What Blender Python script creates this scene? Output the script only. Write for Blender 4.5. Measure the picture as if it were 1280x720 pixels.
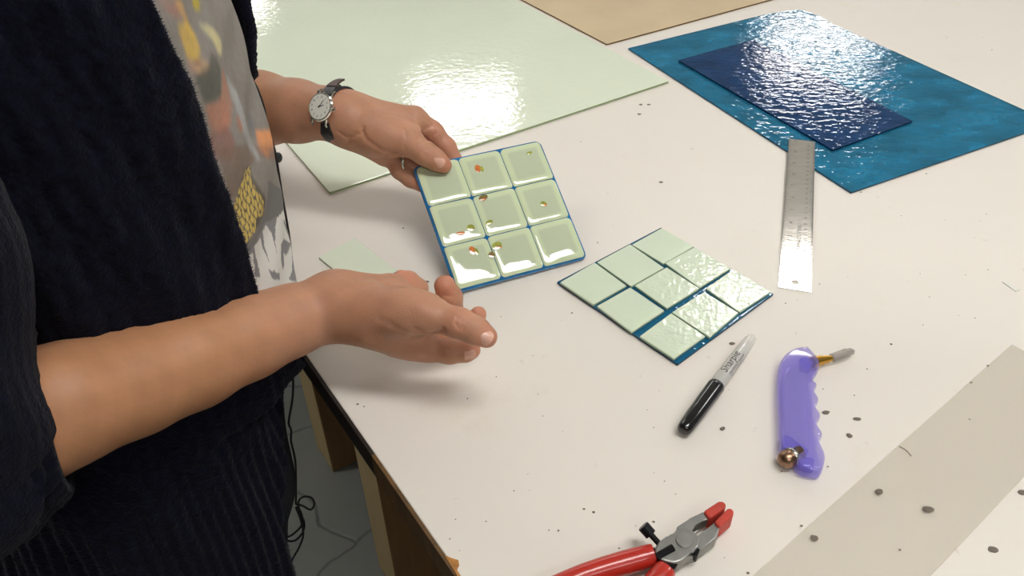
import bpy, bmesh, math, random
import numpy as np
from mathutils import Vector, Matrix
for o in list(bpy.data.objects): bpy.data.objects.remove(o)
SC = bpy.context.scene
COL = SC.collection
random.seed(4); rng = np.random.default_rng(7)
# ------------------------------------------------------------------ camera
F, PITCH, ROLL = 1030.4, 0.684145, -0.0214160
TZ = 0.90; CH = 0.51                       # table height, camera above table
cam_d = bpy.data.cameras.new('camera'); cam = bpy.data.objects.new('camera', cam_d); COL.objects.link(cam)
CR = (Matrix.Rotation(math.pi/2-PITCH, 3, 'X') @ Matrix.Rotation(ROLL, 3, 'Z'))
cam.matrix_world = Matrix.Translation((0, 0, TZ+CH)) @ CR.to_4x4()
cam_d.sensor_width = 36; cam_d.lens = F/1280*36; cam_d.clip_start = .02
SC.camera = cam
# ------------------------------------------------------------------ world, lamps, exposure
w = bpy.data.worlds.new('world'); SC.world = w; w.use_nodes = True
w.node_tree.nodes['Background'].inputs[0].default_value = (.9, .95, 1, 1)
w.node_tree.nodes['Background'].inputs[1].default_value = .3
SC.view_settings.view_transform = 'Standard'; SC.view_settings.look = 'None'
SC.view_settings.exposure = 0.0; SC.view_settings.gamma = 1
LAMP_E = 17.0
CEIL = TZ+2.1
LAMPS = [  # x, y, size x, size y
 (-.30, 5.05, .66, .52), (2.4, 6.1, .85, .78), (-2.7, 7.4, 1.1, .5),
 (1.26, 3.0, .68, .36), (-1.6, 3.3, 1.2, .3), (.7, .10, 1.3, .42), (-1.9, .9, 1.2, .3), (3.2, 1.2, 1.2, .3), (.6, -1.7, 1.2, .3), (3.6, 3.4, 1.2, .3)]
# ------------------------------------------------------------------ helpers
CRn = np.array(CR)
def ray(px, py): return CRn @ np.array([(px-640)/F, -(py-360)/F, -1.0])
CAM = np.array([0, 0, TZ+CH])
def P(px, py, z=0.0):                     # point on the level z above the table
    d = ray(px, py); return CAM + d*((CH-z)/-d[2])
def PD(px, py, dep): return CAM + ray(px, py)*dep
def PH(px, py, h):
    d = ray(px, py); return CAM + d*(h/math.hypot(d[0], d[1]))
def proj(X):
    q = (np.asarray(X)-CAM) @ CRn
    return 640+F*q[..., 0]/-q[..., 2], 360-F*q[..., 1]/-q[..., 2]
def srgb(r, g, b):
    f = lambda c: (c/12.92 if c <= .04045 else ((c+.055)/1.055)**2.4)
    return (f(r/255), f(g/255), f(b/255), 1)
def tag(o, label=None, cat=None, group=None, kind=None):
    if label: o['label'] = label
    if cat: o['category'] = cat
    if group: o['group'] = group
    if kind: o['kind'] = kind
    return o
def link(name, me, m=None, parent=None, smooth=False):
    o = bpy.data.objects.new(name, me); COL.objects.link(o)
    if m is not None: me.materials.append(m)
    if parent is not None: o.parent = parent; o.matrix_parent_inverse = parent_inv(parent)
    if smooth: me.polygons.foreach_set('use_smooth', [True]*len(me.polygons))
    return o
def parent_inv(p):
    M = p.matrix_basis.copy(); q = p
    while q.parent: M = q.parent.matrix_basis @ q.matrix_parent_inverse @ M if False else M; q = q.parent; 
    return chain(p).inverted()
def chain(p):
    M = p.matrix_basis.copy()
    if p.parent: M = chain(p.parent) @ p.matrix_parent_inverse @ M
    return M
def empty(name, loc, *a, **k):
    o = bpy.data.objects.new(name, None); COL.objects.link(o); o.location = loc; o.empty_display_size = .02
    tag(o, *a, **k); return o
def mesh(name, V, Fc):
    me = bpy.data.meshes.new(name)
    V = np.asarray(V, dtype=np.float32)
    if isinstance(Fc, np.ndarray):
        n, k = Fc.shape
        me.vertices.add(len(V)); me.vertices.foreach_set('co', V.ravel())
        me.loops.add(n*k); me.loops.foreach_set('vertex_index', Fc.astype(np.int32).ravel())
        me.polygons.add(n); me.polygons.foreach_set('loop_start', np.arange(0, n*k, k, dtype=np.int32))
        me.polygons.foreach_set('loop_total', np.full(n, k, dtype=np.int32))
        me.update(calc_edges=True); me.validate()
    else:
        me.from_pydata([tuple(map(float, v)) for v in V], [], Fc); me.update()
    return me
def bm_obj(name, bm, m, parent=None, smooth=False):
    bmesh.ops.recalc_face_normals(bm, faces=bm.faces)
    me = bpy.data.meshes.new(name); bm.to_mesh(me); bm.free()
    return link(name, me, m, parent, smooth)
def local_to(o, origin):                  # put the object's origin at `origin` (top-level mesh things)
    o.data.transform(Matrix.Translation(-Vector(origin))); o.location = origin; return o
def slab_bm(top, th, bev=0.0, seg=2, bm=None):
    """prism below the polygon `top` (3D points), thickness th along its normal"""
    own = bm or bmesh.new()
    b = bmesh.new()
    T = [Vector(map(float, p)) for p in top]
    n = Vector((0, 0, 0))
    for i in range(len(T)):
        a, c = T[i], T[(i+1) % len(T)]; n += a.cross(c)
    n.normalize()
    if n.z < 0: T.reverse(); n = -n
    vt = [b.verts.new(p) for p in T]; vb = [b.verts.new(p-n*th) for p in T]
    b.faces.new(vt); b.faces.new(list(reversed(vb)))
    for i in range(len(T)):
        j = (i+1) % len(T); b.faces.new((vt[j], vt[i], vb[i], vb[j]))
    if bev > 0:
        bmesh.ops.bevel(b, geom=list(b.edges), offset=bev, segments=seg, profile=.5, affect='EDGES', clamp_overlap=True)
    me = bpy.data.meshes.new('t'); b.to_mesh(me); b.free(); own.from_mesh(me); bpy.data.meshes.remove(me)
    return own
def box_bm(c, sx, sy, sz, ang=0, bm=None, bev=0):
    c = np.array(c); u = np.array([math.cos(ang), math.sin(ang), 0])*sx/2; v = np.array([-math.sin(ang), math.cos(ang), 0])*sy/2
    z = np.array([0, 0, sz/2])
    return slab_bm([c+z+u+v, c+z-u+v, c+z-u-v, c+z+u-v], sz, bev, 2, bm)
def frame(axis, hint=(0, 0, 1)):
    a = np.array(axis, float); a /= np.linalg.norm(a); h = np.array(hint, float)
    if abs(a@h) > .95*np.linalg.norm(h): h = np.array([1, 0, 0.])
    u = np.cross(h, a); u /= np.linalg.norm(u); v = np.cross(a, u); return a, u, v
def lathe(p0, axis, prof, n=32, hint=(0, 0, 1), flat=(1, 1)):
    """profile [(dist along axis, radius)]"""
    a, u, v = frame(axis, hint); p0 = np.array(p0)
    V = []; Fc = []
    th = np.linspace(0, 2*np.pi, n, endpoint=False)
    for s, r in prof:
        for t in th: V.append(p0+a*s+(u*math.cos(t)*flat[0]+v*math.sin(t)*flat[1])*r)
    for i in range(len(prof)-1):
        for j in range(n):
            k = (j+1) % n; Fc.append((i*n+j, i*n+k, (i+1)*n+k, (i+1)*n+j))
    Fc.append(tuple(range(n-1, -1, -1))); Fc.append(tuple((len(prof)-1)*n+j for j in range(n)))
    return V, Fc
def tube(pts, rad, n=10, closed=False):
    pts = [np.array(p, float) for p in pts]; m = len(pts)
    if not hasattr(rad, '__len__'): rad = [rad]*m
    V = []; Fc = []; up = None
    for i in range(m):
        t = pts[(i+1) % m]-pts[i-1] if closed else pts[min(i+1, m-1)]-pts[max(i-1, 0)]
        t /= np.linalg.norm(t)+1e-12
        if up is None: _, up, _ = frame(t)
        up = up-t*(up@t); up /= np.linalg.norm(up); v = np.cross(t, up)
        for j in range(n):
            a = 2*math.pi*j/n; V.append(pts[i]+(up*math.cos(a)+v*math.sin(a))*rad[i])
    for i in range(m if closed else m-1):
        for j in range(n):
            k = (j+1) % n; q = (i+1) % m; Fc.append((i*n+j, i*n+k, q*n+k, q*n+j))
    if not closed:
        Fc.append(tuple(range(n-1, -1, -1))); Fc.append(tuple((m-1)*n+j for j in range(n)))
    return V, Fc
def spline(pts, n=8):
    pts = [np.array(p, float) for p in pts]; out = []
    for i in range(len(pts)-1):
        p0 = pts[max(i-1, 0)]; p1 = pts[i]; p2 = pts[i+1]; p3 = pts[min(i+2, len(pts)-1)]
        for k in range(n):
            t = k/n; out.append(.5*((2*p1)+(-p0+p2)*t+(2*p0-5*p1+4*p2-p3)*t*t+(-p0+3*p1-3*p2+p3)*t**3))
    out.append(pts[-1]); return out
def interp(x, tab):
    tab = sorted(tab); return np.interp(x, [t[0] for t in tab], [t[1] for t in tab])
# ------------------------------------------------------------------ materials
def mat(name): 
    m = bpy.data.materials.new(name); m.use_nodes = True; nt = m.node_tree
    return m, nt, nt.nodes['Principled BSDF']
def N(nt, t, **k):
    n = nt.nodes.new(t)
    for a, v in k.items():
        if a.startswith('i_'): n.inputs[a[2:]].default_value = v
        else: setattr(n, a, v)
    return n
def plain(name, col, rough=.5, metal=0, coat=0, vary=0, vscale=40, bump=0, bscale=300, bdist=.001, stretch=None, spec=None, detail=3, sheen=0):
    m, nt, b = mat(name)
    b.inputs['Base Color'].default_value = col; b.inputs['Roughness'].default_value = rough; b.inputs['Metallic'].default_value = metal
    if coat: b.inputs['Coat Weight'].default_value = coat; b.inputs['Coat Roughness'].default_value = .05
    if spec is not None: b.inputs['Specular IOR Level'].default_value = spec
    if sheen: b.inputs['Sheen Weight'].default_value = sheen
    tc = N(nt, 'ShaderNodeTexCoord'); src = tc.outputs['Object']
    if stretch:
        mp = N(nt, 'ShaderNodeMapping'); mp.inputs['Rotation'].default_value = (0, 0, stretch[3] if len(stretch) > 3 else 0); mp.inputs['Scale'].default_value = stretch[:3]
        nt.links.new(src, mp.inputs[0]); src = mp.outputs[0]
    if vary:
        n = N(nt, 'ShaderNodeTexNoise'); n.inputs['Scale'].default_value = vscale; n.inputs['Detail'].default_value = detail
        nt.links.new(src, n.inputs['Vector'])
        mx = N(nt, 'ShaderNodeMix', data_type='RGBA'); mx.inputs[6].default_value = tuple(c*(1-vary) for c in col[:3])+(1,); mx.inputs[7].default_value = tuple(min(1, c*(1+vary)) for c in col[:3])+(1,)
        mr = N(nt, 'ShaderNodeMapRange'); mr.inputs[1].default_value = .3; mr.inputs[2].default_value = .7
        nt.links.new(n.outputs[0], mr.inputs[0]); nt.links.new(mr.outputs[0], mx.inputs[0]); nt.links.new(mx.outputs[2], b.inputs['Base Color'])
    if bump:
        n2 = N(nt, 'ShaderNodeTexNoise'); n2.inputs['Scale'].default_value = bscale; n2.inputs['Detail'].default_value = 2
        nt.links.new(src, n2.inputs['Vector'])
        bp = N(nt, 'ShaderNodeBump'); bp.inputs['Strength'].default_value = bump; bp.inputs['Distance'].default_value = bdist
        nt.links.new(n2.outputs[0], bp.inputs['Height']); nt.links.new(bp.outputs[0], b.inputs['Normal'])
        if coat: nt.links.new(bp.outputs[0], b.inputs['Coat Normal'])
    return m
def tinted(name, tint, body, body_w, rough=.03, bump=0, bscale=100, bdist=.0005, stretch=None, ior=1.5, mottled=0):
    """thin coloured glass or plastic: light passes tinted, with a share of scattered body colour and a gloss on top"""
    m, nt, b = mat(name); nt.nodes.remove(b); out = nt.nodes['Material Output']; tint = tuple(c**.4 for c in tint[:3])+(1,)
    tr = N(nt, 'ShaderNodeBsdfTransparent'); tr.inputs[0].default_value = tint
    df = N(nt, 'ShaderNodeBsdfDiffuse'); df.inputs[0].default_value = body
    gl = N(nt, 'ShaderNodeBsdfGlossy'); gl.inputs['Roughness'].default_value = rough; gl.inputs[0].default_value = (1, 1, 1, 1)
    m1 = N(nt, 'ShaderNodeMixShader'); m1.inputs[0].default_value = body_w
    m2 = N(nt, 'ShaderNodeMixShader'); fr = N(nt, 'ShaderNodeFresnel'); fr.inputs[0].default_value = ior
    nt.links.new(tr.outputs[0], m1.inputs[1]); nt.links.new(df.outputs[0], m1.inputs[2])
    ge = N(nt, 'ShaderNodeNewGeometry'); sb = N(nt, 'ShaderNodeMath', operation='SUBTRACT'); sb.inputs[0].default_value = 1; mu = N(nt, 'ShaderNodeMath', operation='MULTIPLY')
    nt.links.new(ge.outputs['Backfacing'], sb.inputs[1]); nt.links.new(sb.outputs[0], mu.inputs[0]); nt.links.new(fr.outputs[0], mu.inputs[1])
    nt.links.new(mu.outputs[0], m2.inputs[0]); nt.links.new(m1.outputs[0], m2.inputs[1]); nt.links.new(gl.outputs[0], m2.inputs[2])
    nt.links.new(m2.outputs[0], out.inputs[0])
    tc = N(nt, 'ShaderNodeTexCoord'); src = tc.outputs['Object']
    if stretch:
        mp = N(nt, 'ShaderNodeMapping'); mp.inputs['Rotation'].default_value = (0, 0, stretch[3]); mp.inputs['Scale'].default_value = stretch[:3]
        nt.links.new(src, mp.inputs[0]); src = mp.outputs[0]
    if mottled:
        n = N(nt, 'ShaderNodeTexNoise'); n.inputs['Scale'].default_value = 45; n.inputs['Detail'].default_value = 4; nt.links.new(src, n.inputs['Vector'])
        mx = N(nt, 'ShaderNodeMix', data_type='RGBA'); mx.inputs[6].default_value = tuple(c*(1-mottled) for c in tint[:3])+(1,); mx.inputs[7].default_value = tint
        nt.links.new(n.outputs[0], mx.inputs[0]); nt.links.new(mx.outputs[2], tr.inputs[0])
        n4 = N(nt, 'ShaderNodeTexNoise'); n4.inputs['Scale'].default_value = 16; n4.inputs['Detail'].default_value = 7; n4.inputs['Roughness'].default_value = .7; nt.links.new(src, n4.inputs['Vector'])
        r4 = N(nt, 'ShaderNodeMapRange'); r4.inputs[1].default_value = .38; r4.inputs[2].default_value = .62; nt.links.new(n4.outputs[0], r4.inputs[0])
        m4 = N(nt, 'ShaderNodeMix', data_type='RGBA'); m4.inputs[6].default_value = tuple(c*(1-mottled) for c in body[:3])+(1,); m4.inputs[7].default_value = tuple(min(1, c*(1+mottled*.6)) for c in body[:3])+(1,)
        nt.links.new(r4.outputs[0], m4.inputs[0]); nt.links.new(m4.outputs[2], df.inputs[0])
    if bump:
        n2 = N(nt, 'ShaderNodeTexNoise'); n2.inputs['Scale'].default_value = bscale; n2.inputs['Detail'].default_value = 2
        nt.links.new(src, n2.inputs['Vector'])
        bp = N(nt, 'ShaderNodeBump'); bp.inputs['Strength'].default_value = bump; bp.inputs['Distance'].default_value = bdist
        nt.links.new(n2.outputs[0], bp.inputs['Height']); nt.links.new(bp.outputs[0], gl.inputs['Normal']); nt.links.new(bp.outputs[0], fr.inputs['Normal'])
    return m
def wood(name, c1, c2, ang=0, scale=6, rough=.55):
    m, nt, b = mat(name); b.inputs['Roughness'].default_value = rough
    tc = N(nt, 'ShaderNodeTexCoord'); mp = N(nt, 'ShaderNodeMapping'); mp.inputs['Scale'].default_value = (12, 12, 1.2); mp.inputs['Rotation'].default_value = (0, 0, ang)
    n = N(nt, 'ShaderNodeTexNoise'); n.inputs['Scale'].default_value = scale; n.inputs['Detail'].default_value = 5; n.inputs['Distortion'].default_value = 1.5
    mx = N(nt, 'ShaderNodeMix', data_type='RGBA'); mx.inputs[6].default_value = c1; mx.inputs[7].default_value = c2
    nt.links.new(tc.outputs['Object'], mp.inputs[0]); nt.links.new(mp.outputs[0], n.inputs['Vector']); nt.links.new(n.outputs[0], mx.inputs[0]); nt.links.new(mx.outputs[2], b.inputs['Base Color'])
    return m
def vcol_mat(name, rough=.8, sss=0, bump=0, bscale=800, bdist=.0005, spec=.3, sheen=0):
    m, nt, b = mat(name); a = N(nt, 'ShaderNodeVertexColor', layer_name='paint')
    nt.links.new(a.outputs[0], b.inputs['Base Color']); b.inputs['Roughness'].default_value = rough; b.inputs['Specular IOR Level'].default_value = spec
    if sheen: b.inputs['Sheen Weight'].default_value = sheen
    if sss:
        b.inputs['Subsurface Weight'].default_value = sss; b.inputs['Subsurface Radius'].default_value = (1, .35, .15); b.inputs['Subsurface Scale'].default_value = .006
    if bump:
        tc = N(nt, 'ShaderNodeTexCoord'); n2 = N(nt, 'ShaderNodeTexNoise'); n2.inputs['Scale'].default_value = bscale; n2.inputs['Detail'].default_value = 3
        nt.links.new(tc.outputs['Object'], n2.inputs['Vector'])
        bp = N(nt, 'ShaderNodeBump'); bp.inputs['Strength'].default_value = bump; bp.inputs['Distance'].default_value = bdist
        nt.links.new(n2.outputs[0], bp.inputs['Height']); nt.links.new(bp.outputs[0], b.inputs['Normal'])
    return m
def paint(me, cols):
    a = me.color_attributes.new('paint', 'FLOAT_COLOR', 'POINT'); c = np.ones((len(me.vertices), 4), np.float32); c[:, :3] = cols
    a.data.foreach_set('color', c.ravel())

# ------------------------------------------------------------------ room
M_wall = plain('wall_paint', srgb(222, 220, 212), .8, vary=.03, vscale=2)
M_ceil = plain('ceiling_paint', srgb(232, 230, 224), .9, vary=.02, vscale=3)
def floor_mat():
    m, nt, b = mat('worn_concrete'); tc = N(nt, 'ShaderNodeTexCoord')
    n1 = N(nt, 'ShaderNodeTexNoise'); n1.inputs['Scale'].default_value = 3.5; n1.inputs['Detail'].default_value = 8
    n3 = N(nt, 'ShaderNodeTexNoise'); n3.inputs['Scale'].default_value = 5; n3.inputs['Detail'].default_value = 3
    ad = N(nt, 'ShaderNodeMix', data_type='RGBA'); ad.inputs[0].default_value = .12
    vo = N(nt, 'ShaderNodeTexVoronoi', feature='DISTANCE_TO_EDGE'); vo.inputs['Scale'].default_value = 5.0
    mr = N(nt, 'ShaderNodeMapRange'); mr.inputs[1].default_value = 0; mr.inputs[2].default_value = .025
    mx = N(nt, 'ShaderNodeMix', data_type='RGBA'); mx.inputs[6].default_value = srgb(98, 100, 96); mx.inputs[7].default_value = srgb(140, 141, 136)
    m2 = N(nt, 'ShaderNodeMix', data_type='RGBA'); m2.inputs[6].default_value = srgb(92, 93, 90)
    L = nt.links.new
    L(tc.outputs['Object'], n1.inputs['Vector']); L(tc.outputs['Object'], n3.inputs['Vector']); L(tc.outputs['Object'], ad.inputs[6]); L(n3.outputs[1], ad.inputs[7]); L(ad.outputs[2], vo.inputs['Vector'])
    L(n1.outputs[0], mx.inputs[0]); L(vo.outputs['Distance'], mr.inputs[0]); L(mr.outputs[0], m2.inputs[0]); L(mx.outputs[2], m2.inputs[7]); L(m2.outputs[2], b.inputs['Base Color'])
    b.inputs['Roughness'].default_value = .55
    bp = N(nt, 'ShaderNodeBump'); bp.inputs['Strength'].default_value = .5; bp.inputs['Distance'].default_value = .003
    L(mr.outputs[0], bp.inputs['Height']); L(bp.outputs[0], b.inputs['Normal'])
    return m
RX0, RX1, RY0, RY1 = -4.5, 5.5, -3.5, 8.5
tag(bm_obj('floor', box_bm(((RX0+RX1)/2, (RY0+RY1)/2, -.05), RX1-RX0, RY1-RY0, .1), floor_mat()), kind='structure')
tag(bm_obj('ceiling', box_bm(((RX0+RX1)/2, (RY0+RY1)/2, CEIL+.05), RX1-RX0, RY1-RY0, .1), M_ceil), kind='structure')
for nm, c, sx, sy in (('wall_left', (RX0-.05, 2.5, CEIL/2), .1, 12), ('wall_right', (RX1+.05, 2.5, CEIL/2), .1, 12), ('wall_back', (.5, RY1+.05, CEIL/2), 10.2, .1), ('wall_front', (.5, RY0-.05, CEIL/2), 10.2, .1)):
    tag(bm_obj(nm, box_bm(c, sx, sy, CEIL), M_wall), kind='structure')
m_em, nt, b = mat('lamp_diffuser'); b.inputs['Emission Color'].default_value = (1, .985, .965, 1); b.inputs['Emission Strength'].default_value = LAMP_E; b.inputs['Base Color'].default_value = (.8, .8, .8, 1)
m_lf = plain('lamp_frame', srgb(225, 225, 222), .4)
for i, (x, y, sx, sy) in enumerate(LAMPS):
    r = empty('ceiling_light', (x, y, CEIL), 'white rectangular fluorescent ceiling light outside the picture', 'light', 'ceiling lights above the workshop')
    bm = bmesh.new()
    for dx, dy, a, c in ((0, sy/2+.015, sx+.06, .03), (0, -sy/2-.015, sx+.06, .03), (sx/2+.015, 0, .03, sy), (-sx/2-.015, 0, .03, sy)):
        box_bm((x+dx, y+dy, CEIL-.02), a, c, .04, bm=bm)
    bm_obj('lamp_frame', bm, m_lf, r)
    bm_obj('diffuser', box_bm((x, y, CEIL-.017), sx, sy, .03), m_em, r)

# ------------------------------------------------------------------ work table
Q = P(575, 720); Q2 = P(380, 440)
e = (Q-Q2); e[2] = 0; e /= np.linalg.norm(e)             # along the edge, towards the camera
mI = np.array([-e[1], e[0], 0]);                          # into the table
if mI[0] < 0: mI = -mI
def TT(s, t, z): return Q+e*s+mI*t+np.array([0, 0, z])
def table_mat():
    m, nt, b = mat('white_worktop'); tc = N(nt, 'ShaderNodeTexCoord'); L = nt.links.new
    n1 = N(nt, 'ShaderNodeTexNoise'); n1.inputs['Scale'].default_value = 3.2; n1.inputs['Detail'].default_value = 5; n1.inputs['Roughness'].default_value = .6
    n2 = N(nt, 'ShaderNodeTexNoise'); n2.inputs['Scale'].default_value = 7; n2.inputs['Detail'].default_value = 6; n2.inputs['Roughness'].default_value = .7
    n3 = N(nt, 'ShaderNodeTexNoise'); n3.inputs['Scale'].default_value = 60; n3.inputs['Detail'].default_value = 4
    for n in (n1, n2, n3): L(tc.outputs['Object'], n.inputs['Vector'])
    a = N(nt, 'ShaderNodeMix', data_type='RGBA'); a.inputs[6].default_value = srgb(224, 217, 207); a.inputs[7].default_value = srgb(231, 225, 215)
    L(n1.outputs[0], a.inputs[0])
    r2 = N(nt, 'ShaderNodeMapRange'); r2.inputs[1].default_value = .60; r2.inputs[2].default_value = .78; r2.inputs[4].default_value = .45; L(n2.outputs[0], r2.inputs[0])
    c = N(nt, 'ShaderNodeMix', data_type='RGBA'); c.inputs[7].default_value = srgb(212, 198, 172); L(r2.outputs[0], c.inputs[0]); L(a.outputs[2], c.inputs[6])
    r3 = N(nt, 'ShaderNodeMapRange'); r3.inputs[1].default_value = .70; r3.inputs[2].default_value = .78; r3.inputs[4].default_value = .35; L(n3.outputs[0], r3.inputs[0])
    d = N(nt, 'ShaderNodeMix', data_type='RGBA'); d.inputs[7].default_value = srgb(170, 160, 148); L(r3.outputs[0], d.inputs[0]); L(c.outputs[2], d.inputs[6])
    L(d.outputs[2], b.inputs['Base Color']); b.inputs['Roughness'].default_value = .55; b.inputs['Specular IOR Level'].default_value = .3
    bp = N(nt, 'ShaderNodeBump'); bp.inputs['Strength'].default_value = .15; bp.inputs['Distance'].default_value = .001; L(n3.outputs[0], bp.inputs['Height']); L(bp.outputs[0], b.inputs['Normal'])
    return m
M_top = table_mat()
c0 = TT(-.6, 1.0, 0)
tab = empty('work_table', (c0[0], c0[1], 0), 'big work table with white top, dark wood edge and pale wooden legs', 'table')
bm_obj('tabletop', slab_bm([TT(-2.1, 0, 0), TT(.9, 0, 0), TT(.9, 2.1, 0), TT(-2.1, 2.1, 0)], .006, .0008, 1), M_top, tab)
M_core = wood('plywood_core', srgb(70, 48, 30), srgb(38, 26, 20), scale=5)
bm_obj('tabletop_core', slab_bm([TT(-2.1, .001, -.0061), TT(.9, .001, -.0061), TT(.9, 2.09, -.0061), TT(-2.1, 2.09, -.0061)], .016), M_core, tab)
M_strip = wood('dark_edge_strip', srgb(22, 15, 13), srgb(40, 28, 20), scale=5)
M_strip2 = wood('bare_edge_wood', srgb(132, 98, 54), srgb(52, 36, 24), scale=5)
o = bm_obj('edge_strip', slab_bm([TT(-2.1, -.003, -.0002), TT(-.13, -.003, -.0002), TT(-.13, 0, -.0002), TT(-2.1, 0, -.0002)], .026), M_strip, tab); o['label'] = 'black stained length of table edge'
o = bm_obj('edge_strip', slab_bm([TT(-.13, -.003, -.0002), TT(.9, -.003, -.0002), TT(.9, 0, -.0002), TT(-.13, 0, -.0002)], .026), M_strip2, tab); o['label'] = 'bare yellow brown length of table edge'
# torn patch of the white facing at the near end of the edge
o = bm_obj('torn_facing', slab_bm([P(x, y, .0007) for x, y in ((556, 694), (563, 697), (573, 700), (574, 706), (571, 712), (577, 722), (573, 722))], .0009), plain('torn_wood', srgb(176, 122, 62), .8, vary=.3, vscale=200), tab)
M_leg_lit = wood('pine_lit', srgb(192, 172, 126), srgb(162, 138, 94), scale=4)
M_leg_shade = wood('pine_shaded', srgb(134, 102, 62), srgb(104, 76, 46), scale=4)  # same pine as the pale tone, with shade painted into its colour
for bpx in ((417, 591), (500, 750)):
    B = P(bpx[0], bpx[1], -TZ); ua = -e; ub = mI
    pts = [B, B+ua*.085, B+ua*.085+ub*.2, B+ub*.2]
    top = [p+np.array([0, 0, TZ-.0225]) for p in pts]
    lg = bm_obj('leg', slab_bm(top, TZ-.0225, .002, 1), M_leg_shade, tab)
    lg.data.materials.append(M_leg_lit)
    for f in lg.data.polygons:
        if f.normal.dot(Vector(-mI)) > .8: f.material_index = 1  # outward face takes the lit tone, other faces keep the painted shade
for s, t in ((.6, .25), (-1.9, 1.6), (.6, 1.6)):
    B = TT(s, t, 0); B[2] = 0
    bm_obj('leg', box_bm((B[0], B[1], (TZ-.0225)/2), .085, .2, TZ-.0225, math.atan2(mI[1], mI[0])+math.pi/2, bev=.002), M_leg_shade, tab)

# ------------------------------------------------------------------ sheets of glass and board
M_green = plain('pale_green_glass', srgb(228, 236, 214), .05, vary=.03, vscale=5, bump=.5, bscale=120, bdist=.0006, coat=.0, spec=.55)
M_green_edge = plain('pale_green_glass_edge', srgb(150, 170, 125), .25)
def glass_sheet(name, top, th, m, medge, label, cat='glass sheet', bev=.0006, **k):
    o = bm_obj(name, slab_bm(top, th, bev, 1), m)
    o.data.materials.append(medge)
    for f in o.data.polygons:
        if abs(f.normal.z) < .6: f.material_index = 1
    c = np.mean(top, axis=0); c[2] -= th
    local_to(o, c); tag(o, label, cat, **k); return o
def unit(a): return a/np.linalg.norm(a)
z = .0032
brd0 = P(757, 55, z); bd = unit(P(960, 0, z)-brd0); bn = np.array([-bd[1], bd[0], 0])
z = .0066
G0 = P(412, 240, .004); G1 = P(836, 101, .004); gl_ = unit(P(360, 180, .004)-G0); gr_ = unit(P(645, 0, .004)-G1)
GL = .95
glass_sheet('glass_sheet', [G0, G1, G1+gr_*GL, G0+gl_*GL], .0035, M_green, M_green_edge, 'largest sheet, glossy pale mint green glass under the watch arm')
hb = P(757, 55, .0032)+gr_*0-bn*0+bd*.002
glass_sheet('hardboard_sheet', [hb, hb+bd*.85, hb+bd*.85+bn*.5, hb+gr_*.52], .003, plain('hardboard', srgb(203, 183, 148), .7, vary=.08, vscale=9, bump=.1, bscale=200), plain('hardboard_edge', srgb(110, 85, 55), .8), 'flat tan hardboard sheet at the far side of the table', 'board')
z = .003
B0 = P(785, 60, z); B1 = P(1064, 240, z)
def isect(a, b_, c, d):
    a, b_, c, d = [np.array(q[:2]) for q in (a, b_, c, d)]; r = b_-a; s = d-c
    t = ((c-a)[0]*s[1]-(c-a)[1]*s[0])/(r[0]*s[1]-r[1]*s[0]); q = a+r*t; return np.array([q[0], q[1], TZ+z])
B2 = isect(B1, P(1280, 166, z), P(1045, 32, z), P(1280, 137, z))
M_blue = tinted('teal_glass', srgb(104, 196, 224), srgb(50, 148, 188), .48, rough=.03, bump=.5, bscale=75, bdist=.0014, stretch=(1, 1.7, 1, .6), mottled=.35)
M_blue_edge = plain('teal_glass_edge', srgb(8, 30, 58), .15)
M_navy = tinted('deep_blue_glass', srgb(116, 164, 208), srgb(46, 92, 146), .38, rough=.03, bump=.5, bscale=75, bdist=.0013, stretch=(1, 1.7, 1, .6), mottled=.35)
glass_sheet('glass_sheet', [B0, B1, B2, P(1042, 30, z), P(1025, 20, z), P(1002, 12, z), P(985, 13, z), P(960, 17, z)], .0028, M_blue, M_blue_edge, 'large teal blue rippled glass sheet at top right of the table')
z = .0062
S0, S1, S2 = P(848, 75, z), P(1041, 187, z), P(1141, 151, z)
glass_sheet('glass_strip', [S0, S1, S2, S0+(S2-S1)*1.02], .003, M_navy, M_blue_edge, 'dark navy glass strip lying on top of the teal sheet', 'glass strip')
# small green offcut behind the near hand
z = .003
O0, O1, O2 = P(398, 321, z), P(443, 297, z), P(497, 338, z)
glass_sheet('glass_offcut', [O0, O1, O2, O0+(O2-O1)], .003, M_green, plain('offcut_edge', srgb(95, 100, 80), .3), 'small pale green glass rectangle partly hidden behind the near hand', 'glass piece')
# clear strip at the lower right
z = .002
C1 = P(1265, 430, z); cd = unit(P(940, 720, z)-C1); cn = np.array([-cd[1], cd[0], 0])
if cn[0] < 0: cn = -cn
M_clear = tinted('clear_glass', (.965, .96, .94, 1), srgb(225, 218, 204), .16, rough=.12, bump=.2, bscale=20)
M_clear_edge = plain('clear_glass_edge', srgb(232, 230, 220), .2)
glass_sheet('glass_strip', [C1, C1+cd*.52, C1+cd*.52+cn*.076, C1+cn*.076], .0018, M_clear, M_clear_edge, 'clear colourless glass strip at the bottom right corner of the picture', 'glass strip')

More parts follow.
